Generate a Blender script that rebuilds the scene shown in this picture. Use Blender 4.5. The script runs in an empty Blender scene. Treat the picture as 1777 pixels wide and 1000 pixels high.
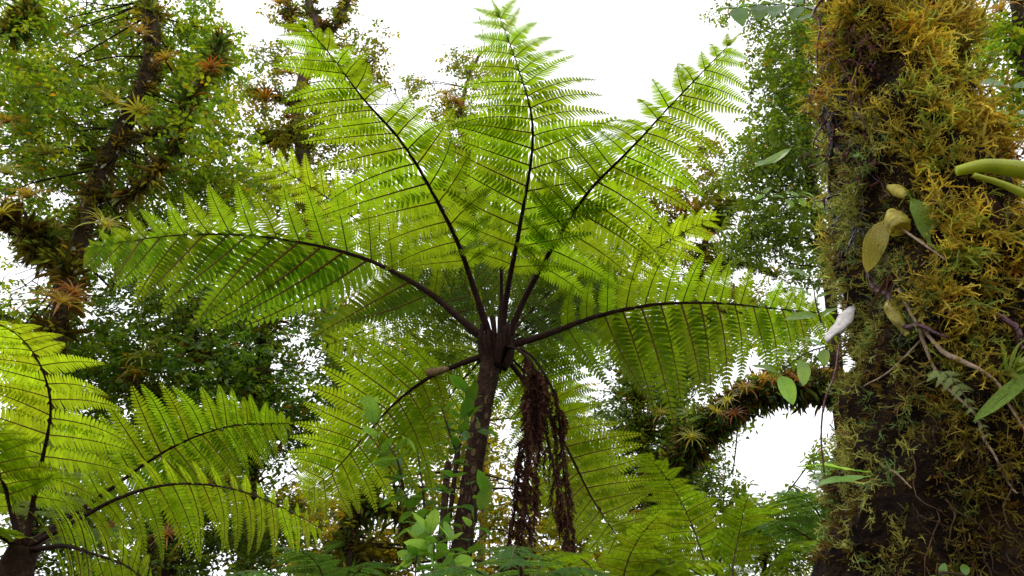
import bpy, math, random
import numpy as np
from mathutils import Vector, Matrix
from mathutils.bvhtree import BVHTree

rng = np.random.default_rng(7)
random.seed(7)
C = bpy.context.scene.collection
sc = bpy.context.scene

# ------------------------------------------------------------------ camera
IW, IH, F = 1777.0, 1000.0, 1317.0
PITCH = math.radians(30)
CAM = Vector((0, 0, 1.6))
cam_d = bpy.data.cameras.new('camera')
cam_d.sensor_width = 36.0
cam_d.lens = 36.0 * F / IW
cam_d.clip_start = 0.05
cam_d.clip_end = 2000
cam = bpy.data.objects.new('camera', cam_d)
cam.location = CAM
cam.rotation_euler = (math.radians(90) + PITCH, 0, 0)
C.objects.link(cam)
sc.camera = cam

# ------------------------------------------------------------------ world / sun / exposure
w = bpy.data.worlds.new('World')
sc.world = w
w.use_nodes = True
nt = w.node_tree
nt.nodes.clear()
out = nt.nodes.new('ShaderNodeOutputWorld')
bg = nt.nodes.new('ShaderNodeBackground')
sky = nt.nodes.new('ShaderNodeTexSky')
sky.sky_type = 'NISHITA'
sky.sun_disc = False
SUN_EL, SUN_AZ = math.radians(62), math.radians(-14)
sky.sun_elevation = SUN_EL
sky.sun_rotation = SUN_AZ
sky.air_density = 1.0
sky.dust_density = 4.0
mixn = nt.nodes.new('ShaderNodeMix')
mixn.data_type = 'RGBA'
mixn.inputs[0].default_value = 0.93
mixn.inputs[7].default_value = (14.2, 14.4, 14.9, 1)      # the overcast cloud sheet
nt.links.new(sky.outputs[0], mixn.inputs[6])
nt.links.new(mixn.outputs[2], bg.inputs[0])
bg.inputs[1].default_value = 0.12
nt.links.new(bg.outputs[0], out.inputs[0])

sl = bpy.data.lights.new('sun', 'SUN')
sl.energy = 1.0
sl.angle = math.radians(14)
sl.color = (1.0, 0.96, 0.88)
so = bpy.data.objects.new('sun', sl)
sdir = Vector((math.sin(SUN_AZ) * math.cos(SUN_EL), math.cos(SUN_AZ) * math.cos(SUN_EL), math.sin(SUN_EL)))
so.rotation_euler = sdir.to_track_quat('Z', 'Y').to_euler()
so.location = (0, 0, 30)
C.objects.link(so)
sc.view_settings.view_transform = 'Standard'
sc.view_settings.look = 'None'
sc.view_settings.gamma = 1
sc.view_settings.exposure = -0.1
sc.view_settings.use_curve_mapping = False
sc.cycles.max_bounces = 8
sc.cycles.diffuse_bounces = 5
sc.cycles.transmission_bounces = 6
sc.cycles.glossy_bounces = 2
sc.cycles.use_denoising = True

# ------------------------------------------------------------------ pixel helpers
cp, sp = math.cos(PITCH), math.sin(PITCH)
def P(px, py, Y):
    """world point seen at pixel (px,py) whose forward distance is Y metres"""
    xc = (px - IW / 2) / F
    yc = -(py - IH / 2) / F
    d = Vector((xc, cp - sp * yc, sp + cp * yc))
    return CAM + d * (Y / d.y)
def depth(p):
    p = Vector(p) - CAM
    return p.y * cp + p.z * sp
def mpp(p):
    return depth(p) / F
def Pn(px, py, Y):
    xc = (px - IW / 2) / F
    yc = -(py - IH / 2) / F
    dy = cp - sp * yc
    s = Y / dy
    return np.stack([xc * s + 0, Y + 0 * s, 1.6 + (sp + cp * yc) * s], -1)

def spline(pts, n):
    """Catmull-Rom through pts, n samples"""
    pts = np.array([list(p) for p in pts], float)
    k = len(pts)
    ext = np.vstack([2 * pts[0] - pts[1], pts, 2 * pts[-1] - pts[-2]])
    res = []
    for u in np.linspace(0, k - 1 - 1e-6, n):
        i = int(u); t = u - i
        a, b, c, d = ext[i], ext[i + 1], ext[i + 2], ext[i + 3]
        res.append(0.5 * ((2 * b) + (-a + c) * t + (2 * a - 5 * b + 4 * c - d) * t * t + (-a + 3 * b - 3 * c + d) * t ** 3))
    res = np.array(res)
    # equal arc length
    seg = np.r_[0, np.cumsum(np.linalg.norm(np.diff(res, axis=0), axis=1))]
    u = np.linspace(0, seg[-1], n)
    return np.stack([np.interp(u, seg, res[:, j]) for j in range(res.shape[1])], -1)

def nrm(v):
    return v / np.maximum(np.linalg.norm(v, axis=-1, keepdims=True), 1e-9)

# ------------------------------------------------------------------ mesh builder
class MB:
    def __init__(self):
        self.v = []; self.n = 0; self.q = []; self.t = []; self.qm = []; self.tm = []; self.c = []
    def add(self, v, q=None, t=None, col=(1, 1, 1), m=0):
        v = np.asarray(v, float).reshape(-1, 3)
        col = np.asarray(col, float)
        if col.ndim == 1:
            col = np.tile(col, (len(v), 1))
        self.v.append(v); self.c.append(col)
        if q is not None and len(q):
            q = np.asarray(q).reshape(-1, 4) + self.n
            self.q.append(q); self.qm.append(np.full(len(q), m))
        if t is not None and len(t):
            t = np.asarray(t).reshape(-1, 3) + self.n
            self.t.append(t); self.tm.append(np.full(len(t), m))
        self.n += len(v)
        return self
    def arrays(self):
        V = np.vstack(self.v); Cc = np.vstack(self.c)
        q = np.vstack(self.q) if self.q else np.zeros((0, 4), int)
        t = np.vstack(self.t) if self.t else np.zeros((0, 3), int)
        qm = np.concatenate(self.qm) if self.qm else np.zeros(0, int)
        tm = np.concatenate(self.tm) if self.tm else np.zeros(0, int)
        return V, Cc, q, t, qm, tm
    def addmb(self, arr, M, s=1.0, tint=None):
        V, Cc, q, t, qm, tm = arr
        M = np.array(M)
        v = V @ M[:3, :3].T + M[:3, 3]
        cc = Cc if tint is None else Cc * np.asarray(tint)
        self.v.append(v); self.c.append(cc)
        if len(q): self.q.append(q + self.n); self.qm.append(qm)
        if len(t): self.t.append(t + self.n); self.tm.append(tm)
        self.n += len(v)
    def mesh(self, name, mats, smooth=True):
        V, Cc, q, t, qm, tm = self.arrays()
        me = bpy.data.meshes.new(name)
        me.vertices.add(len(V)); me.vertices.foreach_set('co', V.astype(np.float32).ravel())
        nl = len(q) * 4 + len(t) * 3
        me.loops.add(nl)
        me.loops.foreach_set('vertex_index', np.r_[q.ravel(), t.ravel()].astype(np.int32))
        nf = len(q) + len(t)
        me.polygons.add(nf)
        tot = np.r_[np.full(len(q), 4), np.full(len(t), 3)]
        start = np.r_[0, np.cumsum(tot)[:-1]]
        me.polygons.foreach_set('loop_start', start.astype(np.int32))
        me.polygons.foreach_set('loop_total', tot.astype(np.int32))
        me.polygons.foreach_set('material_index', np.r_[qm, tm].astype(np.int32))
        me.polygons.foreach_set('use_smooth', np.full(nf, smooth))
        at = me.color_attributes.new('tint', 'FLOAT_COLOR', 'POINT')
        at.data.foreach_set('color', np.c_[Cc, np.ones(len(Cc))].astype(np.float32).ravel())
        for m in (mats if isinstance(mats, (list, tuple)) else [mats]):
            me.materials.append(m)
        me.update(calc_edges=True)
        me.validate()
        return me
    def obj(self, name, mats, parent=None, smooth=True):
        return link(name, self.mesh(name, mats, smooth), parent)

def link(name, data, parent=None, M=None):
    o = bpy.data.objects.new(name, data)
    C.objects.link(o)
    if parent is not None:
        o.parent = parent
        o.matrix_parent_inverse = INV.get(parent.name, Matrix())
    if M is not None:
        if parent is not None:
            o.matrix_basis = M
        else:
            o.matrix_basis = M
    return o
INV = {}
def thing(name, label, cat, loc, group=None):
    o = bpy.data.objects.new(name, None)
    o.empty_display_size = 0.1
    C.objects.link(o)
    o.location = loc
    INV[o.name] = Matrix.Translation(-Vector(loc))      # children are authored in world space
    o['label'] = label; o['category'] = cat
    if group: o['group'] = group
    return o
def tag(o, label, cat, group=None, kind=None):
    o['label'] = label; o['category'] = cat
    if group: o['group'] = group
    if kind: o['kind'] = kind
    return o
def stuff(o):
    o['kind'] = 'stuff'
    return o
def part(name, data, parent, M=None):
    """child in the frame the parent's children use (world space)"""
    o = link(name, data, parent, M)
    INV[o.name] = M.inverted() if M is not None else Matrix()
    return o

def frames(p):
    T = nrm(np.gradient(p, axis=0))
    N = np.zeros_like(T)
    a = np.array([0, 0, 1.0]) if abs(T[0][2]) < 0.9 else np.array([1.0, 0, 0])
    N[0] = nrm(np.cross(T[0], a))
    for i in range(1, len(p)):
        n = N[i - 1] - T[i] * np.dot(N[i - 1], T[i])
        N[i] = nrm(n)
    B = np.cross(T, N)
    return T, N, B

def tube(mb, p, r, k=6, col=(1, 1, 1), m=0, rough=0.0, cap=True, seed=0, lump=0.0):
    p = np.asarray(p, float); n = len(p)
    r = np.interp(np.linspace(0, 1, n), np.linspace(0, 1, len(r)), r) if np.ndim(r) else np.full(n, r)
    T, N, B = frames(p)
    a = np.linspace(0, 2 * math.pi, k, endpoint=False)
    g = np.random.default_rng(seed)
    rr = r[:, None] * (1 + rough * (g.random((n, k)) - .5) * 2)
    if lump:
        ph = g.random(8) * 6.28
        s = np.r_[0, np.cumsum(np.linalg.norm(np.diff(p, axis=0), axis=1))] / max(r.mean(), 1e-4)
        f = sum(np.sin(s[:, None] * (0.35 + .4 * j) + a[None, :] * (j % 3 + 1) + ph[j]) for j in range(5)) / 3
        rr *= 1 + lump * f
    V = p[:, None, :] + rr[..., None] * (np.cos(a)[None, :, None] * N[:, None, :] + np.sin(a)[None, :, None] * B[:, None, :])
    idx = np.arange(n * k).reshape(n, k)
    q = np.stack([idx[:-1], np.roll(idx, -1, 1)[:-1], np.roll(idx, -1, 1)[1:], idx[1:]], -1).reshape(-1, 4)
    V = V.reshape(-1, 3)
    t = None
    if cap:
        V = np.vstack([V, p[0], p[-1]])
        t = [(idx[0][(j + 1) % k], idx[0][j], n * k) for j in range(k)] + [(idx[-1][j], idx[-1][(j + 1) % k], n * k + 1) for j in range(k)]
    mb.add(V, q, t, col, m)
    return V

# ------------------------------------------------------------------ materials
def new_mat(name):
    m = bpy.data.materials.new(name)
    m.use_nodes = True
    t = m.node_tree
    t.nodes.clear()
    return m, t, t.nodes.new('ShaderNodeOutputMaterial')

def leaf_mat(name, base, trans, tfac=0.5, gloss=0.06, rough=0.35, var=0.25, hue=0.02, nscale=30, obj_var=0.25):
    m, t, out = new_mat(name)
    N = t.nodes.new; L = t.links.new
    att = N('ShaderNodeAttribute'); att.attribute_name = 'tint'
    oi = N('ShaderNodeObjectInfo')
    tc = N('ShaderNodeTexCoord')
    no = N('ShaderNodeTexNoise'); no.inputs['Scale'].default_value = nscale; no.inputs['Detail'].default_value = 3
    L(tc.outputs['Object'], no.inputs['Vector'])
    mr = N('ShaderNodeMapRange'); mr.inputs[1].default_value = .3; mr.inputs[2].default_value = .7
    mr.inputs[3].default_value = 1 - var; mr.inputs[4].default_value = 1 + var
    L(no.outputs[0], mr.inputs[0])
    mo = N('ShaderNodeMapRange'); mo.inputs[3].default_value = 1 - obj_var; mo.inputs[4].default_value = 1 + obj_var
    L(oi.outputs['Random'], mo.inputs[0])
    mul = N('ShaderNodeMath'); mul.operation = 'MULTIPLY'
    L(mr.outputs[0], mul.inputs[0]); L(mo.outputs[0], mul.inputs[1])
    hh = N('ShaderNodeMapRange'); hh.inputs[3].default_value = .5 - hue; hh.inputs[4].default_value = .5 + hue
    L(oi.outputs['Random'], hh.inputs[0])
    cols = []
    for c in (base, trans):
        mx = N('ShaderNodeMix'); mx.data_type = 'RGBA'; mx.blend_type = 'MULTIPLY'; mx.inputs[0].default_value = 1
        mx.inputs[7].default_value = (*c, 1)
        L(att.outputs['Color'], mx.inputs[6])
        hs = N('ShaderNodeHueSaturation')
        L(mx.outputs[2], hs.inputs['Color']); L(mul.outputs[0], hs.inputs['Value']); L(hh.outputs[0], hs.inputs['Hue'])
        cols.append(hs.outputs[0])
    d = N('ShaderNodeBsdfDiffuse'); tr = N('ShaderNodeBsdfTranslucent')
    L(cols[0], d.inputs[0]); L(cols[1], tr.inputs[0])
    ms = N('ShaderNodeMixShader'); ms.inputs[0].default_value = tfac
    L(d.outputs[0], ms.inputs[1]); L(tr.outputs[0], ms.inputs[2])
    g = N('ShaderNodeBsdfGlossy'); g.inputs['Roughness'].default_value = rough
    g.inputs[0].default_value = (1, 1, 1, 1)
    lw_ = N('ShaderNodeLayerWeight'); lw_.inputs[0].default_value = .5
    pw = N('ShaderNodeMath'); pw.operation = 'POWER'; pw.inputs[1].default_value = 4
    L(lw_.outputs['Facing'], pw.inputs[0])
    fc = N('ShaderNodeMapRange'); fc.inputs[3].default_value = gloss * .4; fc.inputs[4].default_value = gloss * 3.5
    L(pw.outputs[0], fc.inputs[0])
    m2 = N('ShaderNodeMixShader')
    L(fc.outputs[0], m2.inputs[0]); L(ms.outputs[0], m2.inputs[1]); L(g.outputs[0], m2.inputs[2])
    L(m2.outputs[0], out.inputs[0])
    return m

def rough_mat(name, ramp, scale=8, detail=8, rough=.9, bump=.6, bscale=30, stretch=(1, 1, 1), spec=.2, dist=.02):
    m, t, out = new_mat(name)
    N = t.nodes.new; L = t.links.new
    att = N('ShaderNodeAttribute'); att.attribute_name = 'tint'
    tc = N('ShaderNodeTexCoord')
    mp = N('ShaderNodeMapping'); mp.inputs['Scale'].default_value = stretch
    L(tc.outputs['Object'], mp.inputs[0])
    no = N('ShaderNodeTexNoise'); no.inputs['Scale'].default_value = scale; no.inputs['Detail'].default_value = detail
    no.inputs['Roughness'].default_value = .7
    L(mp.outputs[0], no.inputs['Vector'])
    cr = N('ShaderNodeValToRGB')
    el = cr.color_ramp.elements
    while len(el) < len(ramp): el.new(.5)
    for e, (p_, c) in zip(el, ramp):
        e.position = p_; e.color = (*c, 1)
    L(no.outputs[0], cr.inputs[0])
    mx = N('ShaderNodeMix'); mx.data_type = 'RGBA'; mx.blend_type = 'MULTIPLY'; mx.inputs[0].default_value = 1
    L(cr.outputs[0], mx.inputs[6]); L(att.outputs['Color'], mx.inputs[7])
    b = N('ShaderNodeBsdfPrincipled')
    b.inputs['Roughness'].default_value = rough
    b.inputs['Specular IOR Level'].default_value = spec
    L(mx.outputs[2], b.inputs['Base Color'])
    n2 = N('ShaderNodeTexNoise'); n2.inputs['Scale'].default_value = bscale; n2.inputs['Detail'].default_value = 8
    L(mp.outputs[0], n2.inputs['Vector'])
    bp = N('ShaderNodeBump'); bp.inputs['Strength'].default_value = bump; bp.inputs['Distance'].default_value = dist
    L(n2.outputs[0], bp.inputs['Height']); L(bp.outputs[0], b.inputs['Normal'])
    L(b.outputs[0], out.inputs[0])
    return m

M_fern = leaf_mat('fern_green', (.060, .112, .005), (.33, .49, .009), .58, .014, .45, .18, .012, 9, .16)
M_fern_y = leaf_mat('fern_yellow_green', (.095, .15, .006), (.50, .66, .014), .62, .014, .45, .2, .012, 9, .16)
M_fern_b = leaf_mat('fern_blue_green', (.05, .13, .022), (.20, .38, .04), .45, .025, .4, .2, .01, 9, .16)
M_costa = rough_mat('fern_costa', [(.3, (.09, .035, .012)), (.7, (.20, .11, .03))], 20, rough=.6, bump=.3)
M_rachis = rough_mat('fern_rachis', [(.3, (.016, .007, .006)), (.7, (.050, .020, .013))], 14, rough=.65, bump=.9, bscale=90, spec=.12)
M_rachis_g = rough_mat('young_rachis', [(.3, (.06, .05, .015)), (.7, (.13, .13, .03))], 14, rough=.5, bump=.5, bscale=90, spec=.35)
M_ftrunk = rough_mat('fern_trunk', [(.3, (.012, .007, .005)), (.5, (.042, .020, .013)), (.72, (.11, .065, .03))], 14, rough=.9, bump=1, bscale=45, dist=.03)
M_scar = rough_mat('scar', [(.3, (.14, .08, .04)), (.7, (.42, .29, .14))], 30, rough=.9, bump=.8, bscale=90)
M_dead = leaf_mat('dead_frond', (.085, .034, .020), (.13, .05, .022), .35, .02, .6, .45, .015, 25, .4)
M_bark = rough_mat('bark', [(.3, (.010, .007, .004)), (.52, (.034, .021, .010)), (.75, (.085, .06, .022))], 4, rough=.95, bump=1, bscale=18, dist=.05)
M_barkpale = rough_mat('pale_bark', [(.3, (.05, .035, .025)), (.6, (.15, .10, .07)), (.8, (.24, .18, .12))], 4, rough=.9, bump=1, bscale=20, dist=.04)
M_twig = rough_mat('twig', [(.3, (.03, .022, .014)), (.7, (.08, .055, .03))], 8, rough=.9, bump=.3)
M_leafA = leaf_mat('canopy_leaf', (.100, .150, .010), (.48, .56, .016), .5, .06, .35, .2, .0, 3, 0)
M_leafB = leaf_mat('canopy_leaf_dark', (.070, .118, .010), (.34, .45, .018), .45, .07, .35, .2, .0, 3, 0)
M_leafN = leaf_mat('near_leaf', (.06, .15, .015), (.26, .50, .03), .45, .10, .28, .12, .015, 14, .25)
M_leafP = leaf_mat('pale_leaf', (.16, .30, .045), (.52, .78, .10), .55, .06, .3, .12, .01, 14, .2)
M_leafT = leaf_mat('thick_leaf', (.17, .28, .03), (.3, .45, .06), .3, .03, .3, .25, .01, 30, .1)
M_brom = leaf_mat('bromeliad_leaf', (.22, .21, .03), (.55, .46, .05), .45, .06, .35, .25, .03, 8, .2)
M_moss = leaf_mat('moss_sprig', (.74, .58, .065), (.80, .64, .055), .35, .02, .6, .3, .0, 25, 0)
M_mossbase = rough_mat('moss_substrate', [(.35, (.004, .0025, .002)), (.52, (.016, .008, .004)), (.78, (.06, .030, .007))], 14, rough=1, bump=1, bscale=60, dist=.03)
M_mossd = leaf_mat('moss_dark', (.12, .10, .02), (.18, .15, .025), .35, .02, .6, .3, .0, 8, 0)
M_soil = rough_mat('forest_soil', [(.3, (.02, .013, .008)), (.55, (.05, .035, .02)), (.75, (.05, .06, .02))], 2, rough=1, bump=1, bscale=10)

# ------------------------------------------------------------------ ground
gx = 60
xs = np.r_[-900, -300, -100, np.linspace(-40, 40, gx), 100, 300, 900]
ys = np.r_[-900, -300, -60, np.linspace(-20, 50, gx), 100, 300, 900]
X, Y = np.meshgrid(xs, ys)
Z = 0.12 * np.sin(X * .7) * np.cos(Y * .5 + 1) + .06 * np.sin(X * 2.1 + Y * 1.3) - .2
Z -= .0005 * np.minimum(X ** 2 + Y ** 2, 400)
idx = np.arange(X.size).reshape(X.shape)
mb = MB().add(np.stack([X, Y, Z], -1).reshape(-1, 3), np.stack([idx[:-1, :-1], idx[:-1, 1:], idx[1:, 1:], idx[1:, :-1]], -1).reshape(-1, 4))
g = mb.obj('ground', M_soil)
g['kind'] = 'structure'

# ------------------------------------------------------------------ leaves
LT = np.array([(0, 0, 0), (.3, -.5, .10), (.72, -.36, .06), (1, 0, -.10), (.72, .36, .06), (.3, .5, .10)])
LQ = np.array([(0, 1, 2, 3), (0, 3, 4, 5)])
def leaves(mb, pos, dirv, nor, length, width, col, m=0):
    """many small folded leaves: arrays of base points, directions, normals, sizes"""
    n = len(pos)
    X = nrm(dirv); Zv = nrm(nor - X * (nor * X).sum(-1, keepdims=True)); Yv = np.cross(Zv, X)
    l = np.broadcast_to(length, n)[:, None, None]; wd = np.broadcast_to(width, n)[:, None, None]
    V = pos[:, None, :] + LT[None, :, 0:1] * l * X[:, None] + LT[None, :, 1:2] * wd * Yv[:, None] + LT[None, :, 2:3] * l * Zv[:, None]
    q = (LQ[None] + 6 * np.arange(n)[:, None, None]).reshape(-1, 4)
    mb.add(V.reshape(-1, 3), q, None, np.repeat(col, 6, axis=0), m)

def sprays(mb, cen, size, nleaf, lsize, r, pal, lw=.55, droop=.3, twigs=None, updir=None):
    """leafy twigs: every spray is a short twig with leaves set along it"""
    n = len(cen)
    d = r.normal(size=(n, 3)); d[:, 2] = d[:, 2] * .45 - droop * .3
    d = nrm(d)
    if updir is not None: d = nrm(d + updir)
    side = nrm(np.cross(d, np.array([0, 0, 1.0]) + r.normal(size=(n, 3)) * .35))
    up = np.cross(side, d)
    sz = size * (.6 + .8 * r.random(n))
    tint_s = pal[r.integers(0, len(pal), n)] * (.7 + .6 * r.random((n, 1)))
    for i in range(nleaf):
        t = (i + .5) / nleaf
        sg = 1 if i % 2 else -1
        base = cen + d * (sz * (t - .3))[:, None] - np.array([0, 0, 1]) * (droop * sz * t * t)[:, None] * .5
        base = base + r.normal(size=(n, 3)) * (sz * .07)[:, None]
        ld = nrm(d * (.35 + .5 * t) + side * sg + up * (r.normal(size=(n, 1)) * .3) - np.array([0, 0, .25]) + r.normal(size=(n, 3)) * .18)
        ln = nrm(up + np.array([0, 0, .6]) + r.normal(size=(n, 3)) * .5)
        L = lsize * (.55 + .7 * r.random(n))
        col = tint_s * (.75 + .5 * r.random((n, 1)))
        odd = r.random(n) < .015
        col[odd] = np.array([2.6, .9, .5])
        leaves(mb, base, ld, ln, L, L * lw * (.8 + .4 * r.random(n)), col)
    if twigs is not None:
        sel = r.random(n) < twigs[1]
        for c, dd, s in zip(cen[sel], d[sel], sz[sel]):
            p = np.array([c - dd * s * .45, c + dd * s * .1 - [0, 0, s * .02], c + dd * s * .6 - [0, 0, s * droop * .25]])
            tube(twigs[0], p, [s * .012, s * .006], 3, cap=False)

PAL_A = np.array([(1, 1, 1), (.75, .95, .9), (.95, 1.1, .8), (1.3, 1.2, .7), (.62, .85, .9), (.5, .75, .8), (.7, 1.0, 1.0)])
PAL_B = np.array([(1, 1, 1), (.8, .95, 1.2), (1.2, 1.2, .9), (.7, .8, 1.0), (.6, .75, .9)])
PAL_O = np.array([(1, 1, 1), (1.4, 1.1, .7), (1.6, 1.0, .7), (.8, .9, 1.0), (1.9, 1.2, .8)])

# moss/epiphyte tufts sown over a tube surface
def tufts_on(mb, p, r, n, size, g, pal, zrange=(0, 1), k=5, spread=.5):
    p = np.asarray(p); m = len(p)
    rr = np.interp(np.linspace(0, 1, m), np.linspace(0, 1, len(r)), r)
    T, N, B = frames(p)
    u = g.random(n) * (zrange[1] - zrange[0]) + zrange[0]
    i = np.minimum((u * (m - 1)).astype(int), m - 2); f = (u * (m - 1) - i)[:, None]
    a = g.random(n) * 6.283
    nn = np.cos(a)[:, None] * N[i] + np.sin(a)[:, None] * B[i]
    c = p[i] * (1 - f) + p[i + 1] * f + nn * (rr[i] * .9)[:, None]
    for j in range(k):
        d = nrm(nn + g.normal(size=(n, 3)) * spread + np.array([0, 0, -.25]))
        L = size * (.4 + 1.0 * g.random(n))
        col = pal[g.integers(0, len(pal), n)] * (.6 + .8 * g.random((n, 1)))
        leaves(mb, c + g.normal(size=(n, 3)) * size * .2, d, g.normal(size=(n, 3)), L, L * .16, col)

COV = 2.7
EPAL = np.array([(.8, .9, .9), (1.0, .9, .6), (1.1, .7, .4), (.6, .32, .25), (.4, .28, .2), (.5, .8, .7), (1.0, 1.1, .8), (.45, .7, .6)])
RS = .72
def build_tree(label, trunk, radii, blobs, leaf_mat_, pal, lsize, seed, cov=1.5, bark=M_bark, group=None, cat='tree',
               moss=True, spray=.30, limbs=(), lw=.55, nleaf=10, droop=.3, name='canopy_tree', mossn=500, twigshare=.12, nbranch=1, mosspal=None, yoff=0.0, epi=0):
    limb3 = []
    g_ = np.random.default_rng(seed)
    tp = spline([P(*q) if not isinstance(q, Vector) else q for q in trunk], 40)
    rp = [r_ * RS * mpp(Vector(tp[int(i * 39 / (len(radii) - 1))])) for i, r_ in enumerate(radii)]
    root = thing(name, label, cat, tuple(tp[0]), group)
    mb = MB()
    tube(mb, tp, rp, 14, rough=.12, seed=seed, lump=.16)
    part('trunk', mb.mesh('trunk', bark), root)
    mm = MB()
    if moss:
        tufts_on(mm, tp, rp, mossn, .075, g_, mosspal)
    for li, (lp, lr) in enumerate(limbs):
        l3 = spline([P(*q) for q in lp], 26)
        lr = [x * RS * mpp(Vector(l3[0])) for x in lr]
        limb3.append((l3, lr))
        mb = MB(); tube(mb, l3, lr, 10, rough=.12, seed=seed + li, lump=.2)
        part('limb', mb.mesh('limb', bark), root)
        if moss: tufts_on(mm, l3, lr, int(mossn * .5), .06, g_, mosspal)
    if moss:
        stuff(part('moss', mm.mesh('moss', M_mossd), root))
    if epi:
        ep = MB()
        for (pp_, rp_) in [(tp, rp)] + limb3:
            m_ = int(epi * (1 if pp_ is tp else .4))
            rr_ = np.interp(np.linspace(0, 1, len(pp_)), np.linspace(0, 1, len(rp_)), rp_)
            T_, N_, B_ = frames(pp_)
            for _ in range(m_):
                i = g_.integers(int(len(pp_) * .3) if pp_ is tp else 1, len(pp_) - 1)
                a = g_.random() * 6.283; nn = math.cos(a) * N_[i] + math.sin(a) * B_[i]
                c0 = pp_[i] + nn * rr_[i] * .8; q_ = g_.integers(10, 22); Ls = (.12 + .22 * g_.random()) * (.5 if name == 'mossy_bough' else 1)
                d = nrm(nn * .6 + np.array([0, 0, .2]) + g_.normal(size=(q_, 3)) * .65)
                base_c = EPAL[g_.integers(len(EPAL))]
                leaves(ep, np.tile(c0, (q_, 1)) + g_.normal(size=(q_, 3)) * .015, d, g_.normal(size=(q_, 3)) * .4 + [0, 0, 1], Ls * (.6 + .6 * g_.random(q_)), Ls * .085, base_c * (.5 + .9 * g_.random((q_, 1))))
        stuff(part('epiphytes', ep.mesh('epiphytes', M_brom), root))
    lf = MB(); tw = MB()
    # crown
    bm_ = MB()
    for (px, py, rx, ry, Yc, dY, *rest) in blobs:
        Yc += yoff
        c_ = cov * (rest[0] if rest else 1)
        pc = P(px, py, Yc)
        pix = mpp(pc)
        apx = math.pi * rx * ry * pix * pix
        n = max(3, int(COV * apx * c_ / (nleaf * lsize * lsize * lw * .62)))
        q = g_.normal(size=(n, 3)); q = nrm(q) * (g_.random((n, 1)) ** .45)
        # the surface is made uneven so the outline breaks up
        q *= 1 + .22 * np.sin(q[:, [1]] * 7 + seed) * np.cos(q[:, [0]] * 6 + px)
        cen = Pn(px + q[:, 0] * rx, py + q[:, 1] * ry, Yc + q[:, 2] * dY)
        sprays(lf, cen, spray, nleaf, lsize, g_, pal, lw, droop, (tw, twigshare))
        # branches from the nearest piece of trunk into the blob
        for b_ in range(nbranch):
            tgt = Pn(np.array([px + g_.normal() * rx * .5]), np.array([py + g_.normal() * ry * .5]), np.array([Yc]))[0]
            dd = np.linalg.norm(tp - tgt, axis=1) + np.maximum(0, tp[:, 2] - tgt[2]) * 1.0
            s0 = tp[int(dd.argmin())]
            L = np.linalg.norm(tgt - s0)
            if L < .25: continue
            mid = (s0 + tgt) / 2 + g_.normal(size=3) * L * .12 + np.array([0, 0, -.05 * L])
            m2 = s0 * .25 + tgt * .75 + g_.normal(size=3) * L * .08
            bp = spline([s0, mid, m2, tgt], 14)
            tube(bm_, bp, [min(.016, .006 + L * .006), .005], 6, rough=.15, seed=b_, lump=.1)
            # side twigs
            for k_ in range(4):
                i = g_.integers(5, 13)
                e = bp[i] + nrm(g_.normal(size=3)) * L * .22
                tube(tw, spline([bp[i], (bp[i] + e) / 2 + g_.normal(size=3) * .05, e], 6), [.010, .004], 4, cap=False)
    if bm_.n: part('branches', bm_.mesh('branches', bark), root)['kind'] = 'stuff'
    if tw.n: stuff(part('twigs', tw.mesh('twigs', M_twig), root))
    if lf.n: stuff(part('crown', lf.mesh('crown', leaf_mat_), root))
    return root, tp, rp

MOSSPAL = np.array([(1, 1, 1), (1.6, 1.0, .6), (.7, .9, 1.0), (.5, .45, .5), (1.5, 1.5, 1)])
FT = Vector

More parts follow.
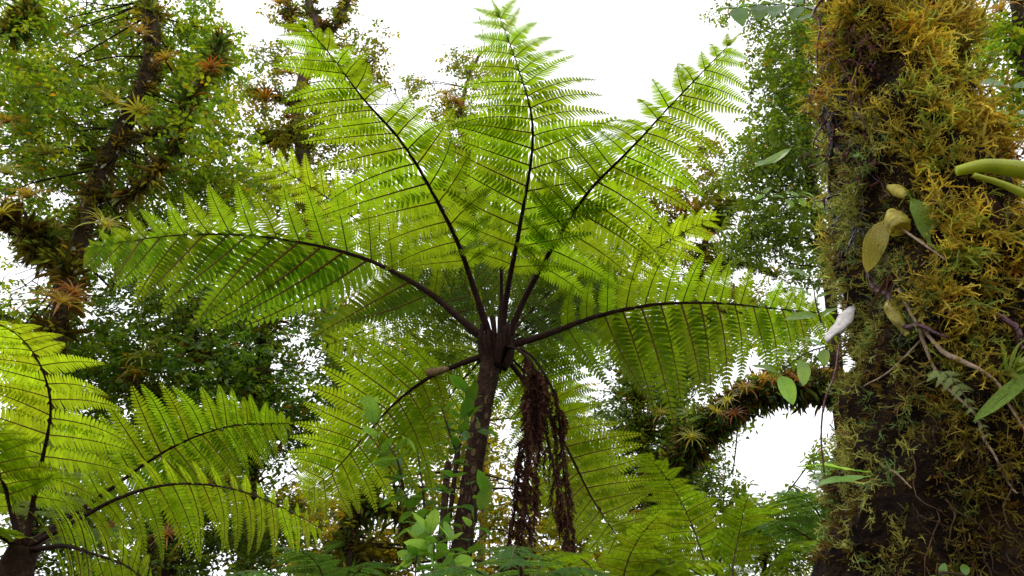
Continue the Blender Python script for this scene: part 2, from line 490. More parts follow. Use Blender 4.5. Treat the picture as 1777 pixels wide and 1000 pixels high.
T_left = build_tree('tall tree with a dark mossy crooked trunk and bright green leaves, upper left',
    [Vector((-4.6, 9.2, -.3)), (40, 1010, 8.6), (78, 700, 8.5), (105, 540, 8.5), (140, 425, 8.5), (165, 340, 8.5), (205, 240, 8.5), (240, 180, 8.5), (266, 95, 8.5), (262, 0, 8.6), (275, -110, 8.7)],
    [34, 28, 26, 22, 20, 19, 16, 20, 14, 12, 9],
    [(50, 130, 100, 140, 8.0, 1.2), (60, 20, 70, 60, 8.2, 1), (190, 150, 80, 90, 8.8, 1), (205, 40, 60, 60, 8.8, .8, .8), (345, 40, 55, 70, 8.6, .8, .8), (385, 100, 60, 60, 8.6, .8, .8), (330, 150, 90, 80, 8.3, 1),
     (60, 270, 95, 90, 8.4, 1), (170, 290, 100, 80, 9.2, .8), (310, 270, 100, 90, 8.6, 1), (400, 250, 50, 70, 9, .8, .7),
     (230, 370, 110, 60, 9.4, .8), (350, 340, 90, 70, 9.2, .8), (50, 380, 90, 60, 9.4, .8, .8), (420, 340, 60, 60, 9.6, .6, .8), (120, 400, 90, 50, 9.8, .6, .9), (20, 480, 40, 30, 9.6, .4, .35), (230, 440, 90, 60, 9.6, .5), (90, 185, 90, 90, 7.2, .5, .35), (330, 210, 90, 90, 7.2, .5, .4), (120, 510, 60, 50, 9.6, .5), (130, 45, 70, 22, 8.6, .5, .7), (270, 60, 60, 60, 8.6, .5, .6), (20, 560, 70, 50, 9.6, .5), (180, 200, 150, 150, 9.4, .5, .35), (60, 120, 80, 100, 9.6, .4, .5), (330, 120, 80, 90, 9.4, .4, .5)],
    M_leafA, PAL_A, .085, 11, cov=1.15, mosspal=MOSSPAL, nbranch=2, mossn=1400, name='mossy_canopy_tree', epi=90, yoff=.75,
    limbs=[([(92, 440, 8.5), (50, 405, 8.4), (10, 380, 8.3), (-60, 360, 8.2)], [24, 22, 16]),
           ([(120, 480, 8.5), (80, 430, 8.4), (40, 400, 8.2)], [22, 20, 14]),
           ([(205, 240, 8.5), (280, 230, 8.3), (340, 160, 8.2), (372, 110, 8.2), (380, 60, 8.2)], [7, 6, 3]),
           ([(165, 340, 8.5), (240, 330, 8.3), (300, 260, 8.2), (335, 190, 8.1)], [6, 4, 2]),
           ([(10, 60, 8.2), (35, 45, 8.2), (62, 8, 8.2)], [4, 3, 2])])

T_l2 = build_tree('leafy dark tree filling the space beneath the longest left frond of the tree fern',
    [Vector((-3.4, 10.5, -.3)), (420, 1000, 10.4), (440, 800, 10.3), (450, 640, 10.2), (470, 520, 10.2)],
    [26, 20, 14, 8],
    [(290, 530, 120, 90, 10, 1), (420, 570, 110, 90, 10.2, 1), (220, 620, 90, 90, 9.8, 1), (340, 660, 120, 90, 10, 1), (470, 680, 100, 90, 10.2, 1),
     (560, 560, 60, 60, 10.2, .6, .7), (540, 740, 90, 80, 10.5, .8), (390, 800, 120, 90, 10.4, 1), (180, 760, 110, 90, 10.4, 1), (60, 620, 90, 90, 10.2, .8), (50, 760, 60, 60, 10.6, .8, .8), (150, 640, 100, 100, 10.2, .8), (600, 640, 60, 80, 10.5, .6, .8), (350, 600, 110, 80, 9.0, .5, .3), (300, 740, 110, 60, 9.4, .5, .5)],
    M_leafB, PAL_A, .085, 12, cov=1.5, epi=40, mosspal=MOSSPAL, nbranch=2, mossn=500,
    limbs=[([(350, 745, 9.8), (320, 715, 9.7), (285, 705, 9.6), (255, 685, 9.6), (225, 655, 9.6)], [5, 7, 5]),
           ([(480, 760, 9.8), (440, 700, 9.8), (450, 640, 9.7)], [10, 13, 9]),
           ([(360, 620, 9.6), (330, 570, 9.6), (345, 520, 9.6)], [4, 3, 2])])

T_l3 = build_tree('shady tree low behind the left fern, its trunk furred with brown moss',
    [Vector((-4.6, 8.6, -.3)), (260, 1050, 8.6), (275, 940, 8.6), (290, 860, 8.6), (330, 780, 8.7)],
    [34, 28, 22, 10],
    [(120, 900, 120, 90, 9, .8), (330, 900, 110, 90, 9.2, .8), (470, 930, 110, 80, 9.4, .8), (240, 990, 200, 60, 9, .8), (60, 690, 50, 60, 9.6, .6, .7)],
    M_leafB, PAL_B, .075, 13, cov=1.8, epi=30, mosspal=MOSSPAL, nbranch=1, mossn=900,
    limbs=[([(290, 900, 8.5), (330, 870, 8.5), (380, 840, 8.5)], [10, 8, 4])])

T_mid = build_tree('sparse pale barked tree against the white sky behind the upper left frond',
    [Vector((-3.6, 13.5, -.3)), (600, 900, 13), (560, 500, 12.6), (535, 330, 12.5), (520, 230, 12.5), (515, 180, 12.5), (535, 110, 12.5), (556, 60, 12.5), (540, 20, 12.5), (530, -40, 12.5)],
    [13, 13, 14, 14, 14, 14, 15, 14, 11, 7],
    [(500, 20, 45, 35, 12.5, .5, .5), (590, 20, 30, 20, 12.4, .4, .35), (480, 100, 40, 40, 12.4, .5, .6), (610, 90, 40, 45, 12.5, .5, .55), (640, 130, 40, 40, 12.6, .5, .6), (660, 70, 22, 30, 12.6, .3, .35), (720, 150, 20, 25, 12.8, .3, .4),
     (440, 160, 50, 45, 12.4, .5, .6), (470, 230, 60, 50, 12.4, .5, .75), (530, 260, 60, 60, 12.6, .5, .7), (450, 320, 60, 50, 12.4, .5), (600, 230, 60, 60, 12.8, .5, .6), (530, 350, 80, 60, 12, .5, 1), (550, 450, 80, 70, 12, .5, .9), (540, 190, 50, 60, 12, .4, .7), (640, 320, 70, 60, 12.6, .5, .6), (590, 540, 70, 60, 12.4, .5, .7)],
    M_leafB, PAL_O, .085, 14, cov=1.25, epi=50, bark=M_barkpale, mosspal=MOSSPAL, nbranch=3, mossn=500, spray=.28,
    limbs=[([(545, 40, 12.5), (575, 55, 12.5), (600, 10, 12.5), (615, -30, 12.5)], [7, 6, 3]),
           ([(535, 60, 12.5), (505, 45, 12.5), (500, 10, 12.5), (490, -30, 12.5)], [7, 6, 4]),
           ([(520, 190, 12.5), (470, 165, 12.4), (430, 165, 12.4)], [5, 4, 3]),
           ([(520, 230, 12.5), (480, 250, 12.4), (440, 235, 12.4)], [5, 4, 3]),
           ([(540, 120, 12.5), (600, 130, 12.5), (640, 110, 12.6)], [4, 3, 2])])

T_far = build_tree('small distant tree with reddish epiphytes between the two central fronds',
    [Vector((-1.2, 17, -.3)), (840, 900, 16.6), (830, 500, 16.3), (815, 330, 16), (806, 240, 16), (800, 190, 16), (815, 130, 16), (835, 90, 16)],
    [9, 9, 9, 8, 6, 5, 3],
    [(795, 110, 35, 30, 16, .6, .5), (840, 130, 40, 40, 16, .6, .5), (785, 190, 50, 40, 16, .6, .75), (830, 240, 60, 45, 16, .6, .7), (780, 260, 50, 40, 16, .6, .7), (720, 145, 20, 18, 16, .3, .5), (820, 320, 70, 50, 16, .7), (760, 350, 60, 50, 16, .7)],
    M_leafB, PAL_O, .09, 15, cov=1.3, epi=40, bark=M_barkpale, mosspal=MOSSPAL, nbranch=3, mossn=300, spray=.3)

T_right = build_tree('dense dark green small leaved tree rising just left of the big mossy trunk',
    [Vector((3.9, 8.6, -.3)), (1480, 900, 8.6), (1440, 500, 8.5), (1405, 300, 8.5), (1390, 100, 8.5), (1390, -60, 8.5)],
    [18, 16, 14, 12, 8],
    [(1400, 70, 90, 100, 8.2, .8), (1370, 170, 80, 80, 8.3, .8), (1330, 120, 40, 60, 8.3, .5, .6), (1340, 260, 75, 70, 8.3, .8), (1400, 260, 70, 80, 8.6, .8), (1300, 300, 55, 60, 8.4, .6, .9), (1390, 360, 80, 70, 8.5, .8), (1310, 390, 60, 60, 8.5, .6),
     (1250, 30, 30, 22, 8.4, .3, .35), (1300, 20, 40, 30, 8.4, .3, .5), (1400, 450, 70, 60, 8.6, .7, .8), (1290, 430, 60, 45, 8.6, .6, .75), (1360, 560, 80, 60, 8.9, .6, .8), (1400, 640, 60, 40, 8.8, .5, .8)],
    M_leafB, PAL_B, .062, 16, cov=1.3, mosspal=MOSSPAL, nbranch=2, mossn=500, spray=.24)

T_r2 = build_tree('distant tree with heavy brown epiphyte clumps behind the upper right frond',
    [Vector((3.0, 13, -.3)), (1170, 900, 13), (1185, 600, 12.8), (1215, 450, 12.6), (1240, 380, 12.5), (1255, 330, 12.5)],
    [14, 12, 11, 9, 5],
    [(1120, 390, 40, 40, 12.5, .5, .6), (1180, 340, 60, 45, 12.4, .5, .8), (1240, 340, 50, 50, 12.5, .5, .8), (1220, 260, 45, 45, 12.5, .5, .6), (1150, 430, 60, 40, 12.6, .5, .7), (1230, 450, 60, 40, 12.7, .5, .7), (1110, 330, 50, 40, 12.5, .5, .5), (1200, 520, 90, 60, 12.4, .5, .9), (1180, 620, 80, 60, 12, .5, .9), (1060, 480, 80, 60, 12.8, .5, .6), (1290, 540, 70, 60, 12.6, .5, .8)],
    M_leafB, PAL_O, .085, 17, cov=1.3, epi=50, mosspal=MOSSPAL, nbranch=2, mossn=300, spray=.28,
    limbs=[([(1240, 400, 12.5), (1200, 385, 12.4), (1165, 400, 12.3), (1130, 420, 12.3)], [11, 10, 6]),
           ([(1235, 470, 12.6), (1270, 455, 12.4), (1310, 462, 12.2), (1350, 480, 12.1)], [9, 8, 4]),
           ([(1240, 400, 12.5), (1262, 370, 12.4), (1290, 350, 12.3)], [7, 6, 3])])

T_r3 = build_tree('dark dense tree hung with epiphytes below the long right frond',
    [Vector((2.6, 9.4, -.3)), (1150, 1000, 9.4), (1135, 850, 9.3), (1110, 740, 9.2), (1100, 640, 9.2), (1090, 560, 9.2)],
    [22, 20, 16, 12, 6],
    [(1100, 640, 60, 60, 9.2, .6, .9), (1160, 690, 70, 60, 9.4, .6), (1080, 720, 60, 60, 9.2, .6), (1150, 760, 80, 60, 9.4, .6), (1210, 770, 60, 50, 9.5, .5), (1200, 830, 80, 50, 9.6, .6), (1110, 830, 90, 60, 9.4, .6), (1230, 600, 60, 40, 9.8, .4, .7), (1050, 570, 50, 50, 9.8, .5, .7), (1150, 880, 110, 60, 9.6, .5), (1180, 620, 90, 50, 9.6, .5, .9), (1040, 800, 60, 60, 9.6, .5, .8)],
    M_leafB, PAL_B, .052, 18, cov=1.5, epi=40, mosspal=MOSSPAL, nbranch=3, mossn=700, spray=.22)

T_low = build_tree('low bushy tree at the bottom right under the white sky gap',
    [Vector((2.9, 9.8, -.3)), (1330, 1040, 9.6), (1330, 950, 9.6), (1325, 900, 9.6)],
    [10, 9, 5],
    [(1270, 900, 80, 60, 9.6, .6), (1400, 920, 80, 70, 9.4, .6), (1330, 885, 50, 30, 9.8, .4, .7), (1430, 800, 40, 35, 9.4, .4, .9), (1330, 960, 160, 60, 9.6, .7), (1270, 860, 40, 30, 9.6, .3, .7), (1390, 870, 45, 30, 9.8, .4, .6)],
    M_leafA, PAL_A, .075, 19, cov=1.3, mosspal=MOSSPAL, nbranch=1, mossn=100, spray=.26, name='bushy_tree')

T_c = build_tree('mossy leaning tree low in the centre behind the tree fern trunk',
    [Vector((-2.4, 8.4, -.3)), (600, 1010, 8.4), (610, 900, 8.4), (640, 850, 8.4), (690, 800, 8.5), (740, 740, 8.6)],
    [26, 26, 22, 14, 8],
    [(590, 900, 60, 50, 8.8, .5, .9), (560, 980, 90, 50, 8.8, .5), (690, 960, 80, 60, 9, .5, .8), (860, 900, 60, 70, 9.4, .5, .8), (900, 980, 120, 50, 9, .5), (1000, 850, 90, 90, 9.8, .5, .9), (790, 740, 80, 70, 9.8, .5, .6), (700, 620, 60, 50, 10.2, .5, .3), (940, 700, 90, 60, 10.2, .5, .4), (1060, 960, 120, 60, 9.4, .6), (760, 860, 70, 70, 9.4, .6, .8), (830, 800, 70, 60, 9.8, .5, .6), (640, 960, 90, 60, 9.0, .5), (960, 900, 80, 70, 9.4, .5, .8), (520, 880, 60, 60, 9.4, .5)],
    M_leafA, PAL_O, .07, 20, cov=1.5, epi=40, mosspal=MOSSPAL, nbranch=1, mossn=900, spray=.26,
    limbs=[([(620, 890, 8.4), (660, 880, 8.4), (700, 900, 8.4), (720, 960, 8.4)], [12, 9, 6])])

T_edge = build_tree('leafy tree glimpsed past the right hand side of the big mossy trunk',
    [Vector((4.9, 6.2, -.3)), (1900, 900, 6.2), (1870, 500, 6.1), (1800, 200, 6.0), (1770, 60, 6.0), (1760, -50, 6.0)],
    [26, 24, 22, 20, 12],
    [(1740, 80, 60, 90, 6.1, .5), (1760, 190, 60, 70, 6.2, .5), (1700, 60, 40, 60, 6.4, .4, .8), (1720, 230, 60, 50, 6.4, .4, .8), (1770, 360, 70, 60, 6.5, .4), (1790, 500, 60, 70, 6.5, .4)],
    M_leafA, PAL_A, .07, 21, cov=1.2, mosspal=MOSSPAL, nbranch=2, mossn=700, spray=.24)

# far wood closing the low gaps between the trunks
g_ = np.random.default_rng(77)
mb = MB()
n = 1100
ang = g_.random(n) * math.pi * 1.1 - math.pi * .05
rad = 20 + g_.random(n) * 9
hmax = 3.2 + 1.6 * np.sin(ang * 9) + 1.0 * np.sin(ang * 23 + 1)
cen = np.stack([np.cos(ang) * rad, np.sin(ang) * rad, g_.random(n) ** .8 * hmax + .2], -1)
sprays(mb, cen, 1.1, 12, .30, g_, PAL_B, .5, .3)
wo = mb.obj('distant_wood', M_leafB)
tag(wo, 'dark far-off wood that reads as one mass low between the trunks', 'wood', kind='stuff')

# ------------------------------------------------------------------ FERN pieces
def pinna_arrays(seed, npair=22, width=.18, droop=.5, side=.06, ragged=.0, thin=1.0, detail=True, flop=.10, gap=.0, clen=.9):
    """one fern pinna of unit length along +X, underside along -Z"""
    g = np.random.default_rng(seed)
    mb = MB()
    K = 60
    th = droop * np.linspace(0, 1, K) ** 1.2
    xs = np.r_[0, np.cumsum(np.cos((th[1:] + th[:-1]) / 2))] / (K - 1)
    zs = -np.r_[0, np.cumsum(np.sin((th[1:] + th[:-1]) / 2))] / (K - 1)
    u = np.linspace(0, 1, K)
    ysd = side * u ** 2 * (1 if g.random() < .5 else -1)
    cl = np.stack([xs, ysd, zs], -1)
    T = nrm(np.gradient(cl, axis=0))
    Yv = nrm(np.cross(np.array([0, 0, 1.0]) + 0 * T, T)); Zv = np.cross(T, Yv)
    def at(s):
        return (np.array([np.interp(s, u, cl[:, j]) for j in range(3)]),
                np.array([np.interp(s, u, T[:, j]) for j in range(3)]),
                np.array([np.interp(s, u, Yv[:, j]) for j in range(3)]),
                np.array([np.interp(s, u, Zv[:, j]) for j in range(3)]))
    spc = 1.0 / (npair + 1.5)
    for i in range(npair + 1):
        s = (i + .35) / (npair + 1.45)
        prof = min(1, .70 + s * 1.6) * (max(1 - s ** 1.25, 0) ** .80) * (1.04 - .1 * s) + .02
        for sg in (-1, 1):
            if ragged and g.random() < ragged: continue
            h = width * prof * (.92 + .16 * g.random())
            p0, t, y, z = at(s)
            fwd = .22 + .55 * s ** 3 + g.normal() * .035
            d = y * sg + t * fwd; d = d / np.linalg.norm(d)
            wv = t - d * np.dot(t, d); wv /= np.linalg.norm(wv)
            wb = spc * (.465 - gap) * thin * (.62 + .38 * prof) * 1.06
            dz = flop * h * (.6 + .8 * g.random())
            tw = g.normal() * .12
            us = (0, .3, .62, .86, 1.0) if detail else (0, .45, 1.0)
            ws = (1.0, 1.0, .82, .5, .05) if detail else (1.0, .85, .05)
            vs = []
            for uu, ww in zip(us, ws):
                c = p0 + d * h * uu + t * (h * .16 * uu * uu) - z * dz * uu * uu
                wd = wb * ww
                vs += [c - wv * wd + z * wd * (.25 + tw), c - z * .0, c + wv * wd + z * wd * (.25 - tw)]
            k = len(us)
            q = []
            for a in range(k - 1):
                q += [(3 * a, 3 * a + 1, 3 * a + 4, 3 * a + 3), (3 * a + 1, 3 * a + 2, 3 * a + 5, 3 * a + 4)]
            sh = .86 + .28 * g.random()
            mb.add(vs, q, None, (sh, sh, sh), 0)
    # costa
    m = 9 if detail else 5
    ii = np.linspace(0, K - 1, m).astype(int)
    tube(mb, cl[ii] - Zv[ii] * .003, [.0085, .0055, .002], 4, m=1, cap=False)
    return mb.arrays()

def arr_mesh(arr, name, mats):
    mb = MB(); mb.addmb(arr, np.eye(4))
    return mb.mesh(name, mats)

DROOPS = (.25, .55, .95)
PIN = {d: [pinna_arrays(100 + int(d * 100) + k, 20 + 2 * (k % 3), .168 + .02 * (k % 2), d, .08) for k in range(4)] for d in DROOPS}
PINLO = {d: [pinna_arrays(300 + int(d * 100) + k, 19, .175, d, .08, detail=False) for k in range(2)] for d in DROOPS}
PINSP = [pinna_arrays(500 + k, 16, .16, .4, .08, thin=.62, gap=.08, ragged=.08) for k in range(3)]
PMESH = {}
def pmesh(kind, d, k, mat):
    key = (kind, d, k, mat.name)
    if key not in PMESH:
        arr = PINSP[k] if kind == 'sp' else (PIN[d][k] if kind == 'hi' else PINLO[d][k])
        PMESH[key] = arr_mesh(arr, 'pinna', [mat, M_costa])
    return PMESH[key]

def frond(root, pts, rad, Lmax, npin=17, t0=.2, mat=M_fern, droop=.55, lean=0.0, singles=True, seed=0, up=None, asym=(1, 1),
          wid=1.0, fw=.25, hang=0.0, rmat=None, kind='hi', prof=None, tipw=.12, miss=0.0):
    """rachis curve in world space with pinnae down both sides. root: the fern"""
    g = np.random.default_rng(seed)
    pts = [P(*q) if not isinstance(q, Vector) else q for q in pts]
    n = 90
    c = spline(pts, n)
    wv = np.linspace(0, 1, n)[:, None]
    c = c + sum(g.normal(size=(1, 3)) * .010 * np.sin(wv * (5 + 4 * j) + g.random() * 6) for j in range(3)) * wv * Lmax
    T = nrm(np.gradient(c, axis=0))
    upv = np.array(up if up is not None else (0, 0, 1.0), float)
    Nn = nrm(upv - T * (T @ upv)[:, None])
    S = np.cross(T, Nn)
    mb = MB()
    tube(mb, c, [rad, rad * .66, rad * .40, rad * .23, rad * .08], 8, rough=.06, seed=seed)
    fr = part('frond', mb.mesh('rachis', rmat or M_rachis), root)
    ts = t0 + (1 - t0) * (1 - (1 - (np.arange(npin) + .4) / npin) ** 1.28)
    join = MB()
    for i, t in enumerate(ts):
        tt = (t - t0) / (1 - t0)
        if prof: L = Lmax * prof(tt)
        else: L = Lmax * min(1, .48 + tt * 1.7) * max(tipw, (1 - tt) ** .44 * (1.15 - .22 * tt))
        for s_, sg in enumerate((-1, 1)):
            if g.random() < miss: continue
            x = min(max(t + g.normal() * .003 + (.008 if sg > 0 else 0), 0), 1) * (n - 1)
            i0 = min(int(x), n - 2); f = x - i0
            p0 = c[i0] * (1 - f) + c[i0 + 1] * f
            Ti, Ni, Si = T[i0], Nn[i0], S[i0]
            a = (fw if np.isscalar(fw) else fw[s_]) + .45 * tt ** 2.5 + g.normal() * .035
            X = Si * sg * math.cos(a) + Ti * math.sin(a) + Ni * (g.normal() * .05 - lean) + np.array([0, 0, -hang])
            X = X / np.linalg.norm(X)
            Zv = Ni - X * np.dot(Ni, X); Zv /= np.linalg.norm(Zv)
            roll = g.normal() * .10
            Yv = np.cross(Zv, X)
            Zr = Zv * math.cos(roll) + Yv * math.sin(roll); Yr = np.cross(Zr, X)
            l = L * asym[s_] * (.93 + .14 * g.random())
            M = Matrix([[X[j] * l, Yr[j] * l * wid * (1 + .55 * tt ** 2), Zr[j] * l, p0[j]] for j in range(3)] + [[0, 0, 0, 1]])
            dr = min(DROOPS, key=lambda q: abs(q - droop * (1 - .3 * tt) - g.normal() * .1))
            if singles:
                if kind == 'sp': me = pmesh('sp', 0, g.integers(3), mat)
                else: me = pmesh('hi', dr, int(g.integers(4)), mat)
                part('pinna', me, fr, M)
            else:
                arr = PINSP[g.integers(3)] if kind == 'sp' else PINLO[dr][g.integers(2)]
                v = .8 + .4 * g.random()
                join.addmb(arr, M, tint=(v, v, v))
    # terminal tip
    X = T[-1]; Zv = Nn[-1]; Yv = np.cross(Zv, X)
    l = Lmax * max(tipw, .12) * .7
    M = Matrix([[X[j] * l, Yv[j] * l, Zv[j] * l, c[-1][j]] for j in range(3)] + [[0, 0, 0, 1]])
    if singles: part('pinna', pmesh('hi', DROOPS[0], 0, mat), fr, M)
    else:
        join.addmb(PINLO[DROOPS[0]][0], M)
        stuff(part('pinnae', join.mesh('pinnae', [mat, M_costa]), fr))
    return fr, c

# ------------------------------------------------------------------ MAIN TREE FERN
crown_pt = P(862, 596, 5.0)
base = Vector((-.30, 5.15, -.25))
fern = thing('tree_fern', 'tall tree fern seen from below, its crown of fronds spread against the white sky', 'tree fern', tuple(base))
tpts = spline([base, P(795, 1050, 5.1), P(800, 965, 5.08), P(818, 830, 5.05), P(835, 720, 5.02), P(850, 640, 5.0), P(862, 600, 5.0)], 60)
mb = MB()
mp_ = mpp(crown_pt)
tube(mb, tpts, [.14, .12, .10, 22 * mp_, 20 * mp_, 19 * mp_, 17 * mp_, 15.5 * mp_, 15.5 * mp_, 19 * mp_], 20, rough=.10, seed=3, lump=.05)
part('trunk', mb.mesh('trunk', M_ftrunk), fern)
# leaf scars: raised ovals round the upper trunk
def scar_mesh():
    mb = MB(); k = 9
    a = np.linspace(0, 2 * math.pi, k, endpoint=False)
    rings = [(1, 0), (.9, .35), (.55, .30), (.4, .12)]
    V = []; q = []
    for r_, z_ in rings:
        V += [(math.cos(x) * .7 * r_, math.sin(x) * r_, z_ * .5) for x in a]
    for i in range(len(rings) - 1):
        for j in range(k):
            q.append((i * k + j, i * k + (j + 1) % k, (i + 1) * k + (j + 1) % k, (i + 1) * k + j))
    V.append((0, 0, .08)); t = [(3 * k + j, 3 * k + (j + 1) % k, 4 * k) for j in range(k)]
    mb.add(V, q, t)
    return mb.mesh('leaf_scar', M_scar)
sm = scar_mesh()
T_, N_, B_ = frames(tpts)
gg = np.random.default_rng(5)
for i in range(120):
    u = 59 - 1 - (i / 120) * 24
    k = int(u); ang = i * 2.4 + gg.normal() * .15
    nn = math.cos(ang) * N_[k] + math.sin(ang) * B_[k]
    pp = tpts[k] + (tpts[k + 1] - tpts[k]) * (u - k) + nn * 15.2 * mp_
    s = .024 * (.7 + .6 * gg.random())
    Yv = T_[k]; Xv = np.cross(Yv, nn)
    M = Matrix([[Xv[j] * s, Yv[j] * s * 1.1, nn[j] * s, pp[j]] for j in range(3)] + [[0, 0, 0, 1]])
    part('leaf_scar', sm, fern, M)
# the dark hub of frond bases
mb = MB()
for i in range(26):
    a = i * 2.4; r0 = 14 * mp_
    b0 = np.array(crown_pt) + np.array([math.cos(a) * r0, math.sin(a) * r0, -.10 - .05 * (i % 3)])
    e = b0 + np.array([math.cos(a) * .07, math.sin(a) * .07, .20 + .05 * gg.random()])
    tube(mb, spline([b0, (b0 + e) / 2 + np.array([math.cos(a), math.sin(a), 0]) * .02, e], 6), [.022, .02, .012], 6, rough=.1, seed=i)
part('frond_bases', mb.mesh('frond_bases', M_rachis), fern)

FR = [  # control points (px,py,Y), rad, Lmax, kwargs
 dict(pts=[(852, 596, 5.0), (800, 555, 5.02), (740, 505, 5.03), (640, 452, 5.02), (540, 424, 4.95), (430, 408, 4.8), (320, 408, 4.6), (225, 420, 4.35), (165, 432, 4.2)], rad=.030, Lmax=.86, npin=17, t0=.16, droop=.6, miss=.02, fw=(.42, .62), lean=.12, asym=(.78, 1.42), up=(0, .78, .62), seed=1),
 dict(pts=[(853, 592, 5.0), (825, 510, 4.85), (790, 410, 4.5), (735, 305, 4.1), (690, 238, 3.8), (630, 170, 3.4), (575, 100, 3.05), (530, 50, 2.8)], rad=.028, Lmax=.84, npin=17, t0=.2, droop=.5, miss=.02, fw=(.50, .08), asym=(.8, 1.0), tipw=.2, lean=.05, up=(.25, .35, 1), seed=2),
 dict(pts=[(870, 592, 5.0), (880, 510, 4.85), (905, 385, 4.4), (922, 270, 4.0), (918, 190, 3.6), (895, 110, 3.2), (860, 34, 2.9)], rad=.026, Lmax=.80, npin=17, t0=.2, droop=.5, fw=(.36, .30), tipw=.22, lean=.08, up=(0, .3, 1), seed=3),
 dict(pts=[(878, 594, 5.0), (915, 510, 4.85), (965, 420, 4.55), (1020, 335, 4.2), (1075, 275, 3.9), (1140, 208, 3.5), (1200, 145, 3.2), (1258, 78, 2.9)], rad=.027, Lmax=.86, npin=17, t0=.2, droop=.6, miss=.02, fw=(-.02, .36), asym=(1.0, .72), tipw=.2, lean=.06, up=(-.1, .35, 1), seed=4),
 dict(pts=[(880, 602, 5.0), (950, 580, 4.98), (1040, 548, 4.95), (1140, 528, 4.9), (1240, 526, 4.8), (1330, 534, 4.6), (1400, 540, 4.4), (1440, 542, 4.25)], rad=.028, Lmax=.82, npin=17, t0=.16, droop=.6, miss=.02, fw=(.16, .24), asym=(1.15, .72), lean=.12, up=(0, .74, .67), seed=5),
 dict(pts=[(845, 615, 5.0), (790, 635, 5.15), (740, 658, 5.3), (690, 700, 5.5), (630, 765, 5.7), (580, 815, 5.85), (530, 848, 5.9)], rad=.024, Lmax=.84, npin=14, t0=.22, droop=.55, fw=(.05, .10), lean=.12, up=(0, .75, .66), seed=6, mat=M_fern_y),
 dict(pts=[(872, 612, 5.0), (912, 665, 5.2), (950, 715, 5.35), (990, 790, 5.5), (1030, 870, 5.55), (1085, 950, 5.5), (1130, 1010, 5.4)], rad=.022, Lmax=.62, npin=16, t0=.22, droop=.4, fw=.2, lean=.05, up=(0, .85, .5), seed=7, mat=M_fern_y),
 dict(pts=[(868, 590, 5.0), (870, 500, 4.9), (866, 380, 4.5), (858, 280, 4.15), (852, 190, 3.8), (842, 100, 3.4), (830, 34, 3.1)], rad=.017, Lmax=.30, npin=18, t0=.26, droop=.4, fw=.1, seed=8, kind='sp', miss=.12, tipw=.2),
]
for f in FR:
    k = dict(f); frond(fern, k.pop('pts'), k.pop('rad'), k.pop('Lmax'), **k)
# the fronds behind and above, seen through
BK = [
 ([(850, 592, 5.05), (790, 540, 5.3), (720, 470, 5.5), (600, 368, 5.4), (520, 315, 5.2), (430, 268, 4.9)], .62, dict(npin=17, droop=.45, fw=.5, seed=21, mat=M_fern_y)),
 ([(855, 590, 5.1), (820, 520, 5.5), (770, 450, 5.9), (700, 400, 6.1), (630, 385, 6.2)], .66, dict(npin=14, droop=.5, seed=22)),
 ([(858, 590, 5.1), (850, 500, 5.6), (820, 420, 6.0), (770, 360, 6.2), (720, 330, 6.2)], .62, dict(npin=14, droop=.5, seed=23, mat=M_fern_y)),
 ([(866, 590, 5.1), (868, 500, 5.7), (880, 420, 6.1), (900, 350, 6.2), (930, 300, 6.1)], .62, dict(npin=14, droop=.5, seed=24, mat=M_fern_y)),
 ([(872, 590, 5.1), (900, 520, 5.5), (960, 450, 5.9), (1030, 400, 6.1), (1090, 385, 6.1)], .64, dict(npin=14, droop=.5, seed=25, mat=M_fern_y)),
 ([(876, 596, 5.1), (950, 545, 5.4), (1040, 500, 5.6), (1110, 455, 5.6), (1170, 415, 5.4), (1240, 375, 5.1)], .62, dict(npin=15, droop=.4, fw=.5, seed=26, mat=M_fern_y)),
 ([(876, 600, 5.1), (950, 580, 5.6), (1030, 570, 6.0), (1110, 580, 6.3), (1180, 610, 6.5)], .60, dict(npin=14, droop=.6, seed=27)),
 ([(848, 602, 5.1), (770, 570, 5.6), (700, 560, 6.0), (630, 575, 6.3), (560, 600, 6.5)], .62, dict(npin=14, droop=.7, seed=28)),
 ([(850, 608, 5.1), (800, 630, 5.6), (740, 620, 6.1), (670, 640, 6.5), (600, 690, 6.8)], .60, dict(npin=14, droop=.6, seed=29)),
 ([(868, 610, 5.1), (890, 600, 5.8), (940, 620, 6.4), (985, 680, 6.9), (1010, 760, 7.2)], .58, dict(npin=14, droop=.6, seed=30)),
 ([(858, 606, 5.1), (835, 590, 5.9), (790, 600, 6.5), (750, 650, 7.0), (730, 730, 7.3)], .60, dict(npin=14, droop=.6, seed=31)),
 ([(866, 606, 5.1), (880, 580, 5.9), (890, 600, 6.6), (900, 660, 7.2), (905, 740, 7.5)], .58, dict(npin=14, droop=.6, seed=32)),
]
BK2 = [
 ([(856, 590, 5.05), (800, 480, 5.3), (760, 400, 5.4), (705, 330, 5.3)], .66),
 ([(860, 588, 5.06), (838, 480, 5.4), (828, 390, 5.6), (800, 310, 5.6)], .62),
 ([(868, 588, 5.06), (890, 480, 5.4), (930, 400, 5.6), (965, 330, 5.6)], .62),
 ([(874, 592, 5.06), (940, 520, 5.3), (1010, 455, 5.4), (1085, 425, 5.3)], .66),
 ([(850, 598, 5.06), (790, 560, 5.4), (700, 505, 5.6), (620, 485, 5.6)], .66),
 ([(876, 600, 5.06), (940, 570, 5.4), (1030, 525, 5.6), (1110, 515, 5.6)], .62),
 ([(870, 606, 5.06), (905, 640, 5.5), (960, 700, 5.8), (1000, 790, 5.9)], .56),
 ([(852, 606, 5.06), (820, 640, 5.6), (775, 700, 5.9), (740, 800, 6.0)], .58),
]
for pts, L, kw in BK:
    frond(fern, pts, .017, L, t0=.18, singles=False, lean=.1, up=(0, .6, .8), **kw)
